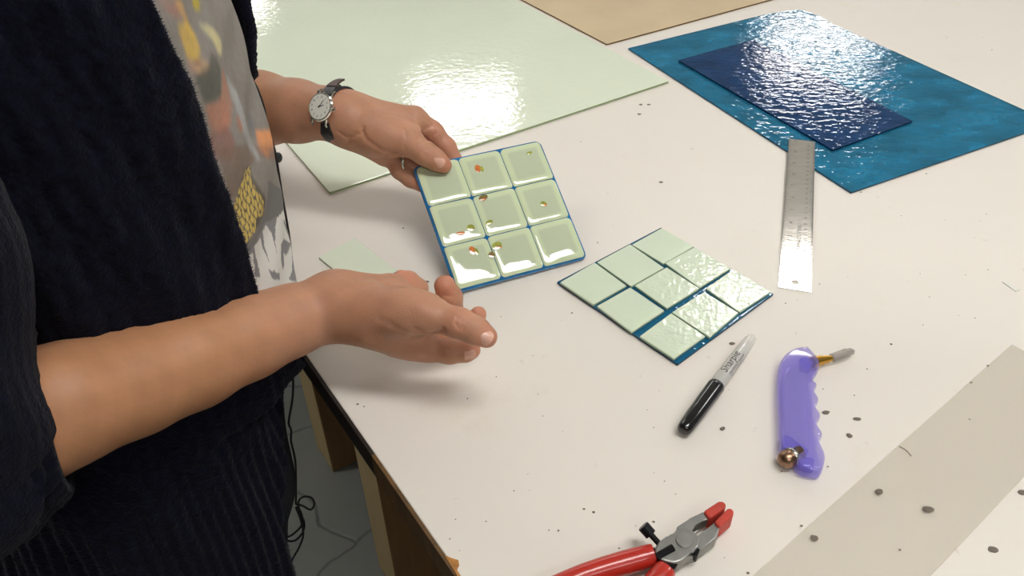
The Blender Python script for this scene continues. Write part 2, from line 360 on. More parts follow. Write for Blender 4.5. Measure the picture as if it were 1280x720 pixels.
# ------------------------------------------------------------------ unfused tile set
z = .003
M_bt = tinted('teal_base_glass', srgb(60, 165, 205), srgb(14, 118, 168), .4, rough=.05, bump=.4, bscale=120, bdist=.0008)
glass_sheet('base_glass', [P(696, 352, z), P(826, 284, z), P(967, 367, z), P(847, 455, z)], .003, M_bt, plain('base_edge', srgb(10, 36, 52), .2), 'square teal base glass under nine loose pale green squares')
TL = [([(72, 297), (228, 208), (372, 313), (222, 398)], 'pale green glass square at the left corner of the teal base'),
 ([(238, 207), (388, 126), (540, 232), (392, 316)], 'pale green glass square in the middle of the upper left side of the base'),
 ([(395, 128), (530, 53), (675, 137), (537, 214)], 'pale green glass square at the far top corner of the base'),
 ([(238, 404), (388, 320), (543, 425), (395, 522)], 'pale green glass square in the middle of the lower left side of the base'),
 ([(408, 312), (552, 230), (700, 325), (553, 415)], 'pale green glass square in the very centre of the nine loose squares'),
 ([(545, 211), (675, 139), (840, 235), (700, 322)], 'pale green glass square between the top square and the shiny right corner one'),
 ([(430, 540), (572, 436), (727, 540), (585, 642)], 'pale green glass square at the near bottom corner of the base'),
 ([(575, 432), (722, 340), (875, 435), (745, 545)], 'pale green glass square with scattered glints on the lower right side of the base'),
 ([(728, 325), (852, 239), (1020, 340), (880, 432)], 'pale green glass square at the right corner with the brightest rippled glare')]
M_sq = plain('green_square_glass', srgb(212, 224, 200), .05, vary=.02, vscale=20, bump=.6, bscale=150, bdist=.0009, spec=.55)
M_sq_e = plain('green_square_edge', srgb(170, 190, 160), .2)
for q, lab in TL:
    glass_sheet('glass_square', [P(680+x/3.6, 270+y/3.6, .0060+random.uniform(0, .0001)) for x, y in q], .0028, M_sq, M_sq_e, lab, 'glass square', bev=.0005, group='loose green squares on the teal base')

# ------------------------------------------------------------------ fused tile in the hand
s_ = .966
def toward(p): return CAM+(np.array(p)+np.array([0, 0, TZ])-CAM)*s_
TLc, TRc, BRc, BLc = [toward(p) for p in ((-.102, .751, .065), (.035, .807, .063), (.081, .689, -.014), (-.056, .633, -.011))]
pc = (TLc+TRc+BRc+BLc)/4
pu = unit(TRc-TLc+BRc-BLc); pv = (TLc-BLc+TRc-BRc); pv = unit(pv-pu*(pv@pu)); pn = np.cross(pu, pv)
SD = .0708
def PL(u, v, h): return pc+pu*u+pv*v+pn*h
plate = empty('fused_tile', PL(0, 0, -.003), 'glossy fused glass tile of nine green squares on blue, held in the hand', 'glass tile')
def rsq(hx, hy, r, n=7, bow=0):
    pts = []
    for sx, sy, a0 in ((1, 1, 0), (-1, 1, 90), (-1, -1, 180), (1, -1, 270)):
        for k in range(n):
            a = math.radians(a0+90*k/(n-1)); pts.append((sx*(hx-r)+r*math.cos(a), sy*(hy-r)+r*math.sin(a)))
    return pts
prof = [(-.0040, .0015), (-.0042, .0004), (-.0030, -.0003), (-.0015, 0), (-.0004, .0006), (0, .0018)]
V = []; ring = len(rsq(1, 1, .1))
for h, ins in prof:
    for (u, v) in rsq(SD-ins, SD-ins, .007): V.append(PL(u, v, h))
Fc = []
for i in range(len(prof)-1):
    for j in range(ring):
        k = (j+1) % ring; Fc.append((i*ring+j, i*ring+k, (i+1)*ring+k, (i+1)*ring+j))
Fc.append(tuple(range(ring-1, -1, -1))); Fc.append(tuple((len(prof)-1)*ring+j for j in range(ring)))
M_fb = plain('fused_blue', srgb(20, 105, 160), .04, coat=1, vary=.2, vscale=60)
link('blue_base', mesh('blue_base', V, Fc), M_fb, plate, smooth=False)
M_pad = vcol_mat('fused_green', .05, spec=.5, bump=.10, bscale=25, bdist=.003); M_pad.node_tree.nodes['Principled BSDF'].inputs['Coat Weight'].default_value = 1
M_pad2 = plain('fused_green_rim', srgb(188, 208, 166), .045, coat=1)
cw = (2*SD-.0036)/3
for i in range(3):
    for j in range(3):
        cu, cv = (i-1)*cw, (1-j)*cw; hs = cw/2-.00035; n = 40
        g = np.linspace(-1, 1, n); U, W = np.meshgrid(g, g, indexing='ij')
        # map square to rounded square
        Xs = U*hs*np.where(np.abs(W) > .8, 1-.03*((np.abs(W)-.8)/.2)**2.2, 1); Ys = W*hs*np.where(np.abs(U) > .8, 1-.03*((np.abs(U)-.8)/.2)**2.2, 1)
        d = np.minimum(1-np.abs(U), 1-np.abs(W)); hs_ = hs
        R = (np.abs(U)**6+np.abs(W)**6)**(1/6)
        R2 = (np.abs(U)**14+np.abs(W)**14)**(1/14)
        H = .0016*(1-R**2.3)+.0012*(1-np.exp(-np.clip(1.04-R2, 0, 1)*hs/.0011))+.0003+[.0003, -.0001, .0002][i]*U*(1 if j == 0 else -.6)+[-.0003, .0, .0001][j]*W
        H -= .00012/(1+np.exp(-(.72-R2)/.03))                          # sunk inner square
        H += .0002*np.sin(U*2.1+i*2)*np.cos(W*1.7+j)
        Vp = (pc[None, None]+pu*(cu+Xs)[..., None]+pv*(cv+Ys)[..., None]+pn*(H-.0003)[..., None]).reshape(-1, 3)
        a = np.arange((n-1)*(n-1)); r, c = a//(n-1), a % (n-1)
        Q4 = np.stack([r*n+c, (r+1)*n+c, (r+1)*n+c+1, r*n+c+1], 1)
        pm = mesh('green_square', Vp, Q4); k_ = 1/(1+np.exp(-(.73-R2)/.02)); paint(pm, (np.array(srgb(207, 220, 182)[:3])*(1-k_[..., None])+np.array(srgb(191, 202, 172)[:3])*k_[..., None]).reshape(-1, 3))
        link('green_square', pm, M_pad, plate, smooth=True)
# inlaid orange and green petals, by picture position on the tile plane
def on_plate(px, py):
    d = ray(px, py); t = ((pc-CAM)@pn)/(d@pn); q = CAM+d*t-pc; return q@pu, q@pv
M_pet = plain('orange_petal', srgb(196, 112, 50), .15, coat=1, vary=.35, vscale=250)
M_pet2 = plain('olive_petal', srgb(160, 165, 75), .15, coat=1, vary=.25, vscale=250)
M_pet3 = plain('brown_petal', srgb(130, 105, 55), .15, coat=1, vary=.25, vscale=250)
for (px, py, w1, w2, an, mm) in ((597, 212.5, 3.6, 5, 80, M_pet), (602, 213.5, 2.6, 4.4, 70, M_pet2), (603.5, 248.5, 5.5, 3.2, 10, M_pet3), (604, 250.5, 3.5, 1.6, 10, M_pet),
    (678.5, 256, 3.8, 3, 20, M_pet2), (680.5, 257.5, 2.8, 1.6, 20, M_pet), (575.5, 293, 5.2, 2, -5, M_pet), (588, 286, 4.5, 4, 30, M_pet2), (611, 279.5, 4.5, 2.6, 15, M_pet2),
    (590, 314.5, 3.4, 5, 70, M_pet), (595, 316, 2.4, 4.2, 70, M_pet2), (620.5, 308.5, 6, 4.4, 15, M_pet2), (621, 310, 5.4, 2.2, -12, M_pet), (614, 320, 3.6, 3.6, 0, M_pet3), (661, 193, 4, 2, 10, M_pet2)):
    u, v = on_plate(px, py); k = .82/F; Vp = [PL(u, v, .0033)]
    for t in range(20):
        a = 2*math.pi*t/20; x = w1*k*1.15*math.cos(a); y = w2*k*1.15*math.sin(a); ar = math.radians(an if w1 > w2*1.3 else an-90 if False else 0)
        Vp.append(PL(u+x*math.cos(ar)-y*math.sin(ar), v+x*math.sin(ar)+y*math.cos(ar), .0027))
    link('petal', mesh('petal', Vp, [(0, 1+t, 1+(t+1) % 20) for t in range(20)]), mm, plate, smooth=True)

# ------------------------------------------------------------------ steel ruler
r0, r1, r2, r3 = P(987, 174, .0052), P(1018, 177, .0052), P(1013, 363, .0012), P(974, 360, .0012)
ru = unit(((r1-r0)+(r2-r3))); rl = unit((r0-r3)+(r1-r2)); ru = unit(ru-rl*(ru@rl)); rn = np.cross(ru, rl)
rc_ = (r0+r1+r2+r3)/4; RW = .0155; RL = np.linalg.norm(r0-r3)/2
def RU(u, v, h=0): return rc_+ru*u+rl*v+rn*h
ruler = empty('steel_ruler', RU(0, 0, -.001), 'narrow steel ruler with one end resting on the teal glass', 'ruler')
bm = bmesh.new()
hv = [(.0035*math.cos(t), -RL+.0115+.0035*math.sin(t)) for t in np.linspace(0, 2*math.pi, 24, endpoint=False)]
outer = [(-RW, -RL), (RW, -RL), (RW, -RL+.023), (-RW, -RL+.023)]
for h in (0, -.0009):
    vo = [bm.verts.new(RU(u, v, h)) for u, v in outer]; vh = [bm.verts.new(RU(u, v, h)) for u, v in hv]
    q = [bm.verts.new(RU(u, v, h)) for u, v in ((RW, RL), (-RW, RL))]
    bm.faces.new((vo[3], vo[2], q[0], q[1]))
    # fan between hole and square corner sectors
    order = [(2, 0, 3), (3, 6, 9), (0, 12, 15), (1, 18, 21)]
    for qi in range(4):
        # corner qi covers angles 90*qi .. 90*qi+90 ; corners listed ccw starting at top right
        cidx = [2, 3, 0, 1][qi]; nxt = [2, 3, 0, 1][(qi+1) % 4]
        ks = [vh[(6*qi+k) % 24] for k in range(0, 7)]
        # rotate by 45deg so sectors meet mid-side
    for k in range(24):
        a = math.degrees(2*math.pi*(k+.5)/24); ci = [2, 3, 0, 1][int(a//90)]
        bm.faces.new((vh[k], vo[ci], vh[(k+1) % 24]))
    for qi, k in ((0, 6), (1, 12), (2, 18), (3, 0)):
        a_, b__ = [2, 3, 0, 1][qi], [2, 3, 0, 1][(qi+1) % 4]; bm.faces.new((vh[k], vo[a_], vo[b__]))
    if h == 0: top_ = (vo, vh, q)
def strip_(a, b_, closed=True):
    n = len(a)
    for i in range(n if closed else n-1): bm.faces.new((a[i], a[(i+1) % n], b_[(i+1) % n], b_[i]))
strip_(top_[1], vh)
oa = [top_[0][0], top_[0][1], top_[0][2], top_[2][0], top_[2][1], top_[0][3]]; ob = [vo[0], vo[1], vo[2], q[0], q[1], vo[3]]
strip_(oa, ob)
M_steel = plain('brushed_steel', srgb(205, 200, 190), .11, metal=.62, vary=.06, vscale=30, bump=.08, bscale=90, bdist=.0004, stretch=(1, 6, 1, 0))
bm_obj('blade', bm, M_steel, ruler)
M_ink = plain('etched_black', srgb(58, 56, 60), .6)
M_ink2 = plain('printed_black', srgb(14, 14, 18), .5)
def text_obj(body, size, m, parent, place, name='lettering', align='LEFT', shear=0):
    cu = bpy.data.curves.new('t', 'FONT'); cu.body = body; cu.size = size; cu.resolution_u = 2; cu.align_x = align; cu.align_y = 'CENTER'; cu.shear = shear
    t = bpy.data.objects.new('t', cu); COL.objects.link(t); bpy.context.view_layer.update()
    me = bpy.data.meshes.new_from_object(t.evaluated_get(bpy.context.evaluated_depsgraph_get()))
    bpy.data.objects.remove(t)
    if len(me.vertices) and max(abs(v.co.x) for v in me.vertices):
        b2 = bmesh.new(); b2.from_mesh(me); bmesh.ops.subdivide_edges(b2, edges=[e_ for e_ in b2.edges if e_.calc_length() > size*.4], cuts=2)
        b2.to_mesh(me); b2.free()
    for v in me.vertices: v.co = place(v.co.x, v.co.y)
    me.materials.clear(); return link(name, me, m, parent)
bm = bmesh.new()
def tick(u0, u1, v, wd):
    vs = [bm.verts.new(RU(a, b_, .00012)) for a, b_ in ((u0, v-wd), (u1, v-wd), (u1, v+wd), (u0, v+wd))]; bm.faces.new(vs)
v0 = -RL+.033
for k in range(12*16+1):
    v = v0+k*.0254/16*.98
    if v > RL-.002: break
    ln = .0065 if k % 16 == 0 else .0045 if k % 8 == 0 else .003 if k % 4 == 0 else .0018; tick(-RW, -RW+ln, v, .00018)
for k in range(301):
    v = v0+k*.001*.98
    if v > RL-.002: break
    ln = .005 if k % 10 == 0 else .0035 if k % 5 == 0 else .0018; tick(RW-ln, RW, v, .00014)
gr = bm_obj('graduations', bm, M_ink, ruler); gr['kind'] = 'stuff'
for k in range(1, 12):
    v = v0+(k-1)*.0254*.98+.004
    if v < RL-.006: text_obj(str(k), .0060, M_ink, ruler, lambda x, y, v=v: Vector(RU(-RW+.0085-y, v+x, .00012)), 'numeral')
for k in range(1, 31):
    v = v0+(k-1)*.0098+.002
    if v < RL-.008: text_obj(str(k), .0044, M_ink, ruler, lambda x, y, v=v: Vector(RU(RW-.0075-y, v+x, .00012)), 'numeral')
text_obj('STAINLESS STEEL', .0050, M_ink, ruler, lambda x, y: Vector(RU(.0018-y, v0+.03+x*1.3, .00012)), 'lettering')
text_obj('mm', .0035, M_ink, ruler, lambda x, y: Vector(RU(.0018-y, v0+.003+x, .00012)), 'lettering')

# ------------------------------------------------------------------ marker pen
MR = .0073
ma = P(853, 540, MR); mb = P(941, 420, MR); ma[2] = mb[2] = TZ+MR+.0001
md = unit(mb-ma); ML = np.linalg.norm(mb-ma)
pen = empty('marker_pen', (ma+mb)/2-np.array([0, 0, MR]), 'marker pen with black cap and pale grey lettered barrel', 'marker')
cl = ML*.455
M_cap = plain('black_cap', srgb(14, 14, 17), .18, coat=.5, bump=.05, bscale=200)
_, au, av = frame(md)
capprof = [(0, .0028), (.0008, .0045), (.003, .0058), (.008, .0065), (.02, .0070), (cl-.004, MR+.0001), (cl-.001, MR+.0001), (cl, MR-.0004)]
V, Fc = lathe(ma, md, capprof, 40)
V = [np.array(v) for v in V]
for i, v in enumerate(V):                      # shallow grooves along the cap
    q = v-ma; s = q@md; r_ = q-md*s; rr = np.linalg.norm(r_)
    if .004 < s < cl-.003 and rr > 0:
        a = math.atan2(r_@av, r_@au); V[i] = ma+md*s+r_*(1-.03*(math.cos(a*8) > .6))
link('cap', mesh('cap', V, Fc), M_cap, pen, smooth=True)
clip = [ma+md*.0045-np.array([0, 0, 0])+(-au*.0052 if True else 0)]
M_bar = tinted('frosted_barrel', (.985, .985, .98, 1), srgb(228, 226, 220), .5, rough=.12)
V, Fc = lathe(ma, md, [(cl-.0005, .0058), (cl+.0004, .0064), (cl+.02, .0064), (ML-.035, .0063), (ML-.018, .0058), (ML-.008, .0050), (ML-.003, .0040), (ML-.0008, .0026), (ML, .0008)], 40)
link('barrel', mesh('barrel', V, Fc), M_bar, pen, smooth=True)
V, Fc = lathe(ma, md, [(cl, .0036), (ML-.03, .0036), (ML-.014, .0032), (ML-.010, .002)], 24)
link('ink_reservoir', mesh('ink_reservoir', V, Fc), plain('reservoir', srgb(214, 212, 206), .6), pen, smooth=True)
side = np.cross(md, [0, 0, 1.0]); side /= np.linalg.norm(side); upv = np.cross(side, md)
def wrap(off, s0, st=1, R=.00652):
    def f(x, y):
        a = (off-y)/R                            # angle from the top towards the camera-right side
        return Vector(ma+md*(s0+x*st)+(upv*math.cos(a)+side*math.sin(a))*R)
    return f
view_a = .0  
text_obj('Sharpie', .0098, M_ink2, pen, wrap(-.0006, cl+.012, 1.0), 'lettering', shear=.2)
text_obj('PERMANENT MARKER', .0030, M_ink2, pen, wrap(.0054, cl+.014), 'lettering')
text_obj('MARQUEUR PERMANENT', .0023, M_ink2, pen, wrap(.0080, cl+.014), 'lettering')
text_obj('MARCADOR', .0023, M_ink2, pen, wrap(.0104, cl+.014), 'lettering')

# ------------------------------------------------------------------ pistol grip cutter
CT = .013
def CP(x, y, z): return P(820+x/3.13, 390+y/3.13, z)
outl = [(474, 300), (478, 228), (490, 195), (513, 170), (545, 154), (590, 149), (606, 165), (637, 205), (630, 240), (614, 262), (613, 284), (627, 292), (617, 318), (633, 350), (621, 378), (640, 412), (626, 444), (648, 484), (636, 508), (655, 556), (657, 588), (640, 632), (600, 630), (563, 620), (543, 598), (515, 560), (487, 540), (478, 400)]
def resamp(pts, n):
    p = np.array(spline([CP(x, y, 0) for x, y in pts], 6)); d = np.concatenate([[0], np.cumsum(np.linalg.norm(np.diff(p, axis=0), axis=1))]); t = np.linspace(0, d[-1], n)
    return np.stack([np.interp(t, d, p[:, k]) for k in range(3)], 1)
chR = resamp(outl[5:23], 60); chL = resamp([outl[5], outl[4], outl[3], outl[2], outl[1], outl[0], outl[27], outl[26], outl[25], outl[24], outl[23], outl[22]], 60)
outs = list(chR)+list(chL[::-1][1:-1])
M_vio = tinted('violet_plastic', srgb(212, 205, 250), srgb(160, 148, 238), .30, rough=.06, ior=1.45)
M_vio2 = tinted('violet_plastic_deep', srgb(196, 186, 248), srgb(128, 114, 226), .4, rough=.08)
cc = np.mean(outs, axis=0)
cut = empty('glass_cutter', (cc[0], cc[1], TZ), 'pistol grip glass cutter with violet translucent handle and brass collar', 'glass cutter')
V = []; Fc = []
ns = len(outs); lay = [(.0, .0035), (.001, .0015), (.003, .0003), (.0065, 0), (.010, .0003), (.012, .0015), (CT, .0035)]
# inward normals
O2d = np.array(outs)[:, :2]; tn = np.roll(O2d, -1, 0)-np.roll(O2d, 1, 0); tn /= np.linalg.norm(tn, axis=1)[:, None]; nn = np.stack([-tn[:, 1], tn[:, 0]], 1)
ctr = O2d.mean(0); area = np.sum(O2d[:, 0]*np.roll(O2d[:, 1], -1)-np.roll(O2d[:, 0], -1)*O2d[:, 1])
if area < 0: nn = -nn
shift = (P(1000, 500, 0)-P(1000, 500, .0075))[:2]*-1
for h, ins in lay:
    for k in range(ns): V.append((O2d[k, 0]+nn[k, 0]*ins+shift[0], O2d[k, 1]+nn[k, 1]*ins+shift[1], TZ+h+.0002))
for i in range(len(lay)-1):
    for j in range(ns):
        k = (j+1) % ns; Fc.append((i*ns+j, i*ns+k, (i+1)*ns+k, (i+1)*ns+j))
o9 = (len(lay)-1)*ns
Fc.append((0, ns-1, 1)); Fc.append((o9, o9+1, o9+ns-1))
for j in range(1, ns//2-1):
    q = (j, ns-j, ns-j-1, j+1); Fc.append(q); Fc.append(tuple(o9+x for x in reversed(q)))
Fc.append((ns//2-1, ns//2+1, ns//2)); Fc.append((o9+ns//2-1, o9+ns//2, o9+ns//2+1))
bh = bmesh.new(); mh = mesh('handle', V, Fc); bh.from_mesh(mh); bmesh.ops.triangulate(bh, faces=[f for f in bh.faces if len(f.verts) > 4]); bmesh.ops.recalc_face_normals(bh, faces=bh.faces); bh.to_mesh(mh); bh.free()
ho = link('handle', mh, M_vio, cut, smooth=True); ho.modifiers.new('n', 'WEIGHTED_NORMAL')
bm_obj('oil_chamber', slab_bm([CP(x, y, .0095) for x, y in ((500, 250), (515, 215), (560, 195), (595, 240), (590, 330), (600, 470), (600, 540), (520, 480), (503, 440))], .006, .0012, 2), tinted('violet_inner', srgb(246, 244, 252), srgb(205, 200, 232), .15, rough=.1), cut)
bm_obj('chamber_wall', slab_bm([CP(x, y, .0100) for x, y in ((495, 480), (520, 482), (600, 540), (585, 552), (552, 548), (512, 528), (492, 535))], .007, .0012, 2), M_vio2, cut)
bm_obj('foot_block', slab_bm([CP(x, y, .0100) for x, y in ((548, 560), (575, 562), (622, 572), (618, 612), (585, 606), (560, 596))], .007, .0012, 2), M_vio2, cut)
bm_obj('pivot_socket', slab_bm([CP(x, y, .0105) for x, y in ((562, 178), (592, 170), (618, 196), (600, 222), (566, 214))], .007, .0015, 2), M_vio2, cut)
M_brass = plain('brass', srgb(206, 160, 70), .25, metal=1)
M_brown = plain('copper_cap', srgb(160, 128, 106), .3, metal=1, vary=.25, vscale=150)
M_st2 = plain('bright_steel', srgb(190, 188, 184), .22, metal=1)
b0 = CP(612, 196, .0075); b1 = CP(686, 181, .0068); hd = unit(b1-b0); L1 = np.linalg.norm(b1-b0)
V, Fc = lathe(b0, hd, [(0, .0052), (.003, .0052), (.0034, .0045), (.009, .0045), (.0094, .0036), (L1-.004, .0036), (L1-.0035, .0026), (L1, .0026)], 12)
link('brass_collar', mesh('c', V, Fc), M_brass, cut)
b2 = CP(770, 152, .0068); hd2 = unit(b2-b1); L2 = np.linalg.norm(b2-b1)
V, Fc = lathe(b1, hd2, [(-.002, .002), (.0005, .002), (.001, .0043), (L2*.72, .0046), (L2*.75, .0038), (L2*.95, .0034), (L2, .0022)], 8, flat=(1, .8))
link('cutting_head', mesh('c', V, Fc), tinted('clear_head', (.86, .84, .82, 1), srgb(170, 162, 155), .5, rough=.06), cut)
V, Fc = lathe(b1, hd2, [(L2*.80, .0012), (L2*1.05, .0012)], 10)
link('cutting_wheel', mesh('c', V, Fc), M_st2, cut)
k0 = CP(550, 556, .0085); k1 = CP(500, 582, .0085); kd = unit(k1-k0)
V, Fc = lathe(k0, kd, [(-.004, .0055), (.0035, .0060), (.004, .0072), (.010, .0073), (.013, .0066), (.0155, .0047), (.0168, .002), (.017, .0004)], 28)
link('filler_cap', mesh('c', V, Fc), M_brown, cut, smooth=True)
V, Fc = lathe(k0, kd, [(.0015, .0063), (.0042, .0074), (.0062, .0075), (.0064, .007)], 28)
link('cap_ring', mesh('c', V, Fc), M_st2, cut, smooth=True)

# ------------------------------------------------------------------ running pliers
def PP(x, y, z): return P(700+x/5.565, 615+y/5.565, z)
M_pm = plain('forged_steel', srgb(150, 150, 146), .42, metal=.85, vary=.1, vscale=120, bump=.1, bscale=300)
M_red = plain('red_vinyl', srgb(184, 44, 32), .28, coat=.4, vary=.05, vscale=40)
M_red2 = plain('worn_red_rubber', srgb(190, 60, 45), .5, vary=.12, vscale=200)
M_blk = plain('black_oxide', srgb(24, 24, 28), .35, metal=.6)
pp = PP(860, 340, 0)
pl = empty('running_pliers', (pp[0], pp[1], TZ), 'grey steel pliers with red handles and red jaw tips', 'pliers')
bm_obj('upper_jaw', slab_bm([PP(x, y, .015) for x, y in ((812, 238), (905, 182), (1000, 132), (1040, 182), (985, 205), (935, 222), (920, 248), (925, 275), (900, 330), (820, 330))], .010, .001, 2), M_pm, pl)
bm_obj('lower_jaw', slab_bm([PP(x, y, .015) for x, y in ((955, 300), (995, 285), (1010, 265), (1078, 205), (1115, 240), (1085, 318), (990, 385), (950, 410), (900, 430), (880, 370))], .012, .001, 2), M_pm, pl)
bm_obj('head_plate', slab_bm([PP(x, y, .0165) for x, y in ((660, 385), (690, 340), (745, 300), (768, 312), (790, 288), (822, 244), (880, 235), (922, 262), (940, 300), (978, 310), (968, 372), (905, 425), (845, 478), (790, 492), (720, 475), (688, 458), (665, 422))], .010, .0012, 2), M_pm, pl)
V, Fc = lathe(PP(862, 340, .0160), (0, 0, 1), [(0, .0058), (.0012, .0058), (.0016, .0052)], 32); link('rivet', mesh('r', V, Fc), M_pm, pl)
for q, nm in (([(1000, 128), (1105, 60), (1140, 62), (1158, 85), (1150, 112), (1045, 182), (1018, 160)], 'jaw_sleeve'), ([(1074, 205), (1165, 112), (1192, 110), (1212, 132), (1204, 165), (1112, 242), (1090, 225)], 'jaw_sleeve')):
    bm_obj(nm, slab_bm([PP(x, y, .0175) for x, y in q], .0145, .0025, 3), M_red2, pl)
def handle(pts, rs):
    V, Fc = tube(spline([PP(x, y, zz) for x, y, zz in pts], 6), [float(np.interp(i/6, range(len(rs)), rs)) for i in range(6*(len(pts)-1)+1)], 16)
    return V, Fc
V, Fc = handle([(655, 432, .012), (625, 440, .0115), (590, 452, .011), (450, 492, .010), (300, 535, .0095), (130, 592, .009), (-80, 680, .009), (-250, 790, .009)], [.0070, .0076, .0080, .0083, .0080, .0076, .007, .006]); link('handle', mesh('h', V, Fc), M_red, pl, smooth=True)
V, Fc = handle([(740, 530, .012), (722, 556, .0115), (690, 600, .011), (600, 700, .010), (480, 810, .0095), (330, 930, .009)], [.0070, .0078, .0082, .0082, .0078, .006]); link('handle', mesh('h', V, Fc), M_red, pl, smooth=True)
bm_obj('shank', slab_bm([PP(x, y, .0145) for x, y in ((600, 395), (655, 372), (690, 440), (665, 480), (640, 470))], .007, .001, 1), M_blk, pl)
bm_obj('shank', slab_bm([PP(x, y, .0145) for x, y in ((705, 478), (825, 490), (775, 565), (740, 545))], .007, .001, 1), M_blk, pl)
s0 = PP(700, 372, .013); s1 = PP(598, 258, .020); sd = unit(s1-s0); SL = np.linalg.norm(s1-s0)
V, Fc = lathe(s0, sd, [(0, .0021), (SL-.005, .0021), (SL-.0048, .0042), (SL+.0025, .0043), (SL+.003, .0038)], 18); link('adjusting_screw', mesh('s', V, Fc), M_blk, pl)
V, Fc = tube([PP(668, 458, .0155), PP(785, 388, .0165)], .0028, 10); link('cross_pin', mesh('s', V, Fc), M_blk, pl)
bm_obj('stop_nut', slab_bm([PP(x, y, .0165) for x, y in ((932, 415), (958, 384), (976, 396), (955, 446), (935, 440))], .008, .0006, 1), M_blk, pl)

# ------------------------------------------------------------------ chips of glass and crumbs
M_chip = plain('grey_chip', srgb(112, 100, 88), .5, vary=.3, vscale=400)
def chip(px, py, rx, ry, rot, lab, base=0.0):
    c = P(px, py, base); bm = bmesh.new(); n = 9; pts = []
    for k in range(n):
        a = 2*math.pi*k/n; r = random.uniform(.82, 1.12); x, y = rx*r*math.cos(a), ry*r*math.sin(a)
        pts.append(c+np.array([x*math.cos(rot)-y*math.sin(rot), x*math.sin(rot)+y*math.cos(rot), .0009]))
    o = bm_obj('glass_chip', slab_bm(pts, .0009, .0003, 1), M_chip); local_to(o, c); tag(o, lab, 'glass chip', 'grey chips scattered on the worktop')
for a in ((915, 430, .0028, .0018, 0, 'grey chip between the teal base and the marker barrel'),
 (903, 536, .0026, .0018, .4, 'grey chip between the marker cap and the violet cutter'),
 (1032, 516, .0034, .0022, .2, 'grey chip nearest to the wavy edge of the violet handle'),
 (1071, 524, .0034, .0020, -.2, 'grey chip furthest right of three beside the violet handle'),
 (1062, 545, .0026, .0022, -.8, 'lowest grey chip of three beside the violet handle'),
 (1099, 615, .0030, .0026, 0, 'round grey chip lower right of the cutter, under the clear strip edge'),
 (1160, 637, .0046, .0028, .1, 'biggest dark grey chip, in the middle of the clear strip'),
 (1018, 673, .0030, .0028, 0, 'round grey chip on the clear strip near the pliers tip'),
 (1241, 687, .0036, .0028, 0, 'grey chip at the lower right corner past the clear strip'),
 (1277, 616, .0032, .0026, 0, 'grey chip cut by the right border of the picture'),
 (826, 228, .0026, .0018, 0, 'lone grey chip between the fused tile and the ruler'),
 (801, 131, .0024, .0015, 0, 'left grey fleck of the pair beside the green sheet corner'),
 (811, 131, .0024, .0013, 0, 'right grey fleck of the pair beside the green sheet corner'),
 (799, 143, .0028, .0016, 0, 'grey fleck just below the pair beside the green sheet corner'),
 (531, 353, .0042, .0020, .1, 'grey olive chip beside the raised fingertips of the near hand')):
    chip(*a[:5], a[5], .002 if 1090 < a[0] < 1170 and a[1] > 610 or a[0] == 1018 else 0)
bm = bmesh.new()
small = [(1068, 494), (1029, 486), (977, 589), (1035, 583), (1235, 457), (1214, 478), (1002, 657), (1125, 687), (1212, 524), (1076, 240), (1158, 217), (1235, 337), (1114, 430), (726, 177), (817, 652), (774, 685), (935, 716), (504, 285), (447, 505), (455, 508), (747, 303), (715, 391), (982, 379), (1084, 461), (698, 663), (742, 640), (730, 636), (1240, 62), (940, 128)]
small += [(random.uniform(560, 1270), random.uniform(180, 715)) for _ in range(90)]
small = small[:29]+[q for q in small[29:] if not (q[0] < 850 and q[1] < 250) and not (690 < q[0] < 970 and 280 < q[1] < 460) and not (q[0] > 780 and q[1] < 245) and not (940 < q[0] and 420 < q[1]) and not (970 < q[0] < 1022 and q[1] < 370)]
for i, (px, py) in enumerate(small):
    r = random.uniform(.0006, .0013) if i < 29 else random.uniform(.0003, .0007)
    c = P(px, py, .0003 if not (px > 940 and py > 430) else .0023); a0 = random.uniform(0, 3); el = random.uniform(.4, 1)
    slab_bm([c+np.array([r*math.cos(a0+k*1.05), r*el*math.sin(a0+k*1.05), 0]) for k in range(6)], .0003, bm=bm)
cr = bm_obj('glass_crumbs', bm, M_chip); tag(cr, 'tiny dark crumbs scattered over the white worktop', 'crumbs', kind='stuff')
V, Fc = tube(spline([P(1124, 558, .0025), P(1130, 561, .0025), (P(1135, 565, .0025)), P(1139, 570, .0025)], 4), .0004, 5)
o = link('hair_strand', mesh('h', V, Fc), M_chip); tag(o, 'short curved dark fibre lying on the clear strip', 'fibre')
o = bm_obj('glass_sliver', slab_bm([P(x, y, .001) for x, y in ((1253, 352), (1258, 351), (1275, 362), (1270, 364))], .0009, 0), M_clear_edge); tag(o, 'bright clear glass sliver near the right border', 'glass chip')

# ------------------------------------------------------------------ the person: shape fields
HA = math.radians(27); Dv = np.array([math.cos(HA), math.sin(HA), 0]); Lv = np.array([-math.sin(HA), math.cos(HA), 0]); Zv = np.array([0, 0, 1.])
C0 = np.array([-.348, .569, 0])
A_F = [(-.40, .075), (-.25, .099), (-.10, .112), (-.03, .108), (.002, .108), (.0075, .147), (.02, .150), (.15, .153), (.30, .151), (.40, .135), (.47, .10), (.52, .07)]
A_B = [(-.40, .09), (-.15, .13), (0, .115), (.15, .11), (.35, .125), (.47, .09), (.52, .06)]
B_S = [(-.40, .165), (-.15, .18), (0, .165), (.12, .155), (.30, .17), (.44, .175), (.50, .11), (.53, .07)]
def S(th, z, off=0.0):
    th = np.asarray(th, float); z = np.asarray(z, float)
    c, s = np.cos(th), np.sin(th)
    A = np.where(c > 0, interp(z, A_F), interp(z, A_B))+off; B = interp(z, B_S)+off
    return C0+Dv*(A*c)[..., None]+Lv*(B*s)[..., None]+Zv*(TZ+z)[..., None]
_tg = np.radians(np.linspace(-100, 5, 421)); _zg = np.linspace(-.1, .42, 521)
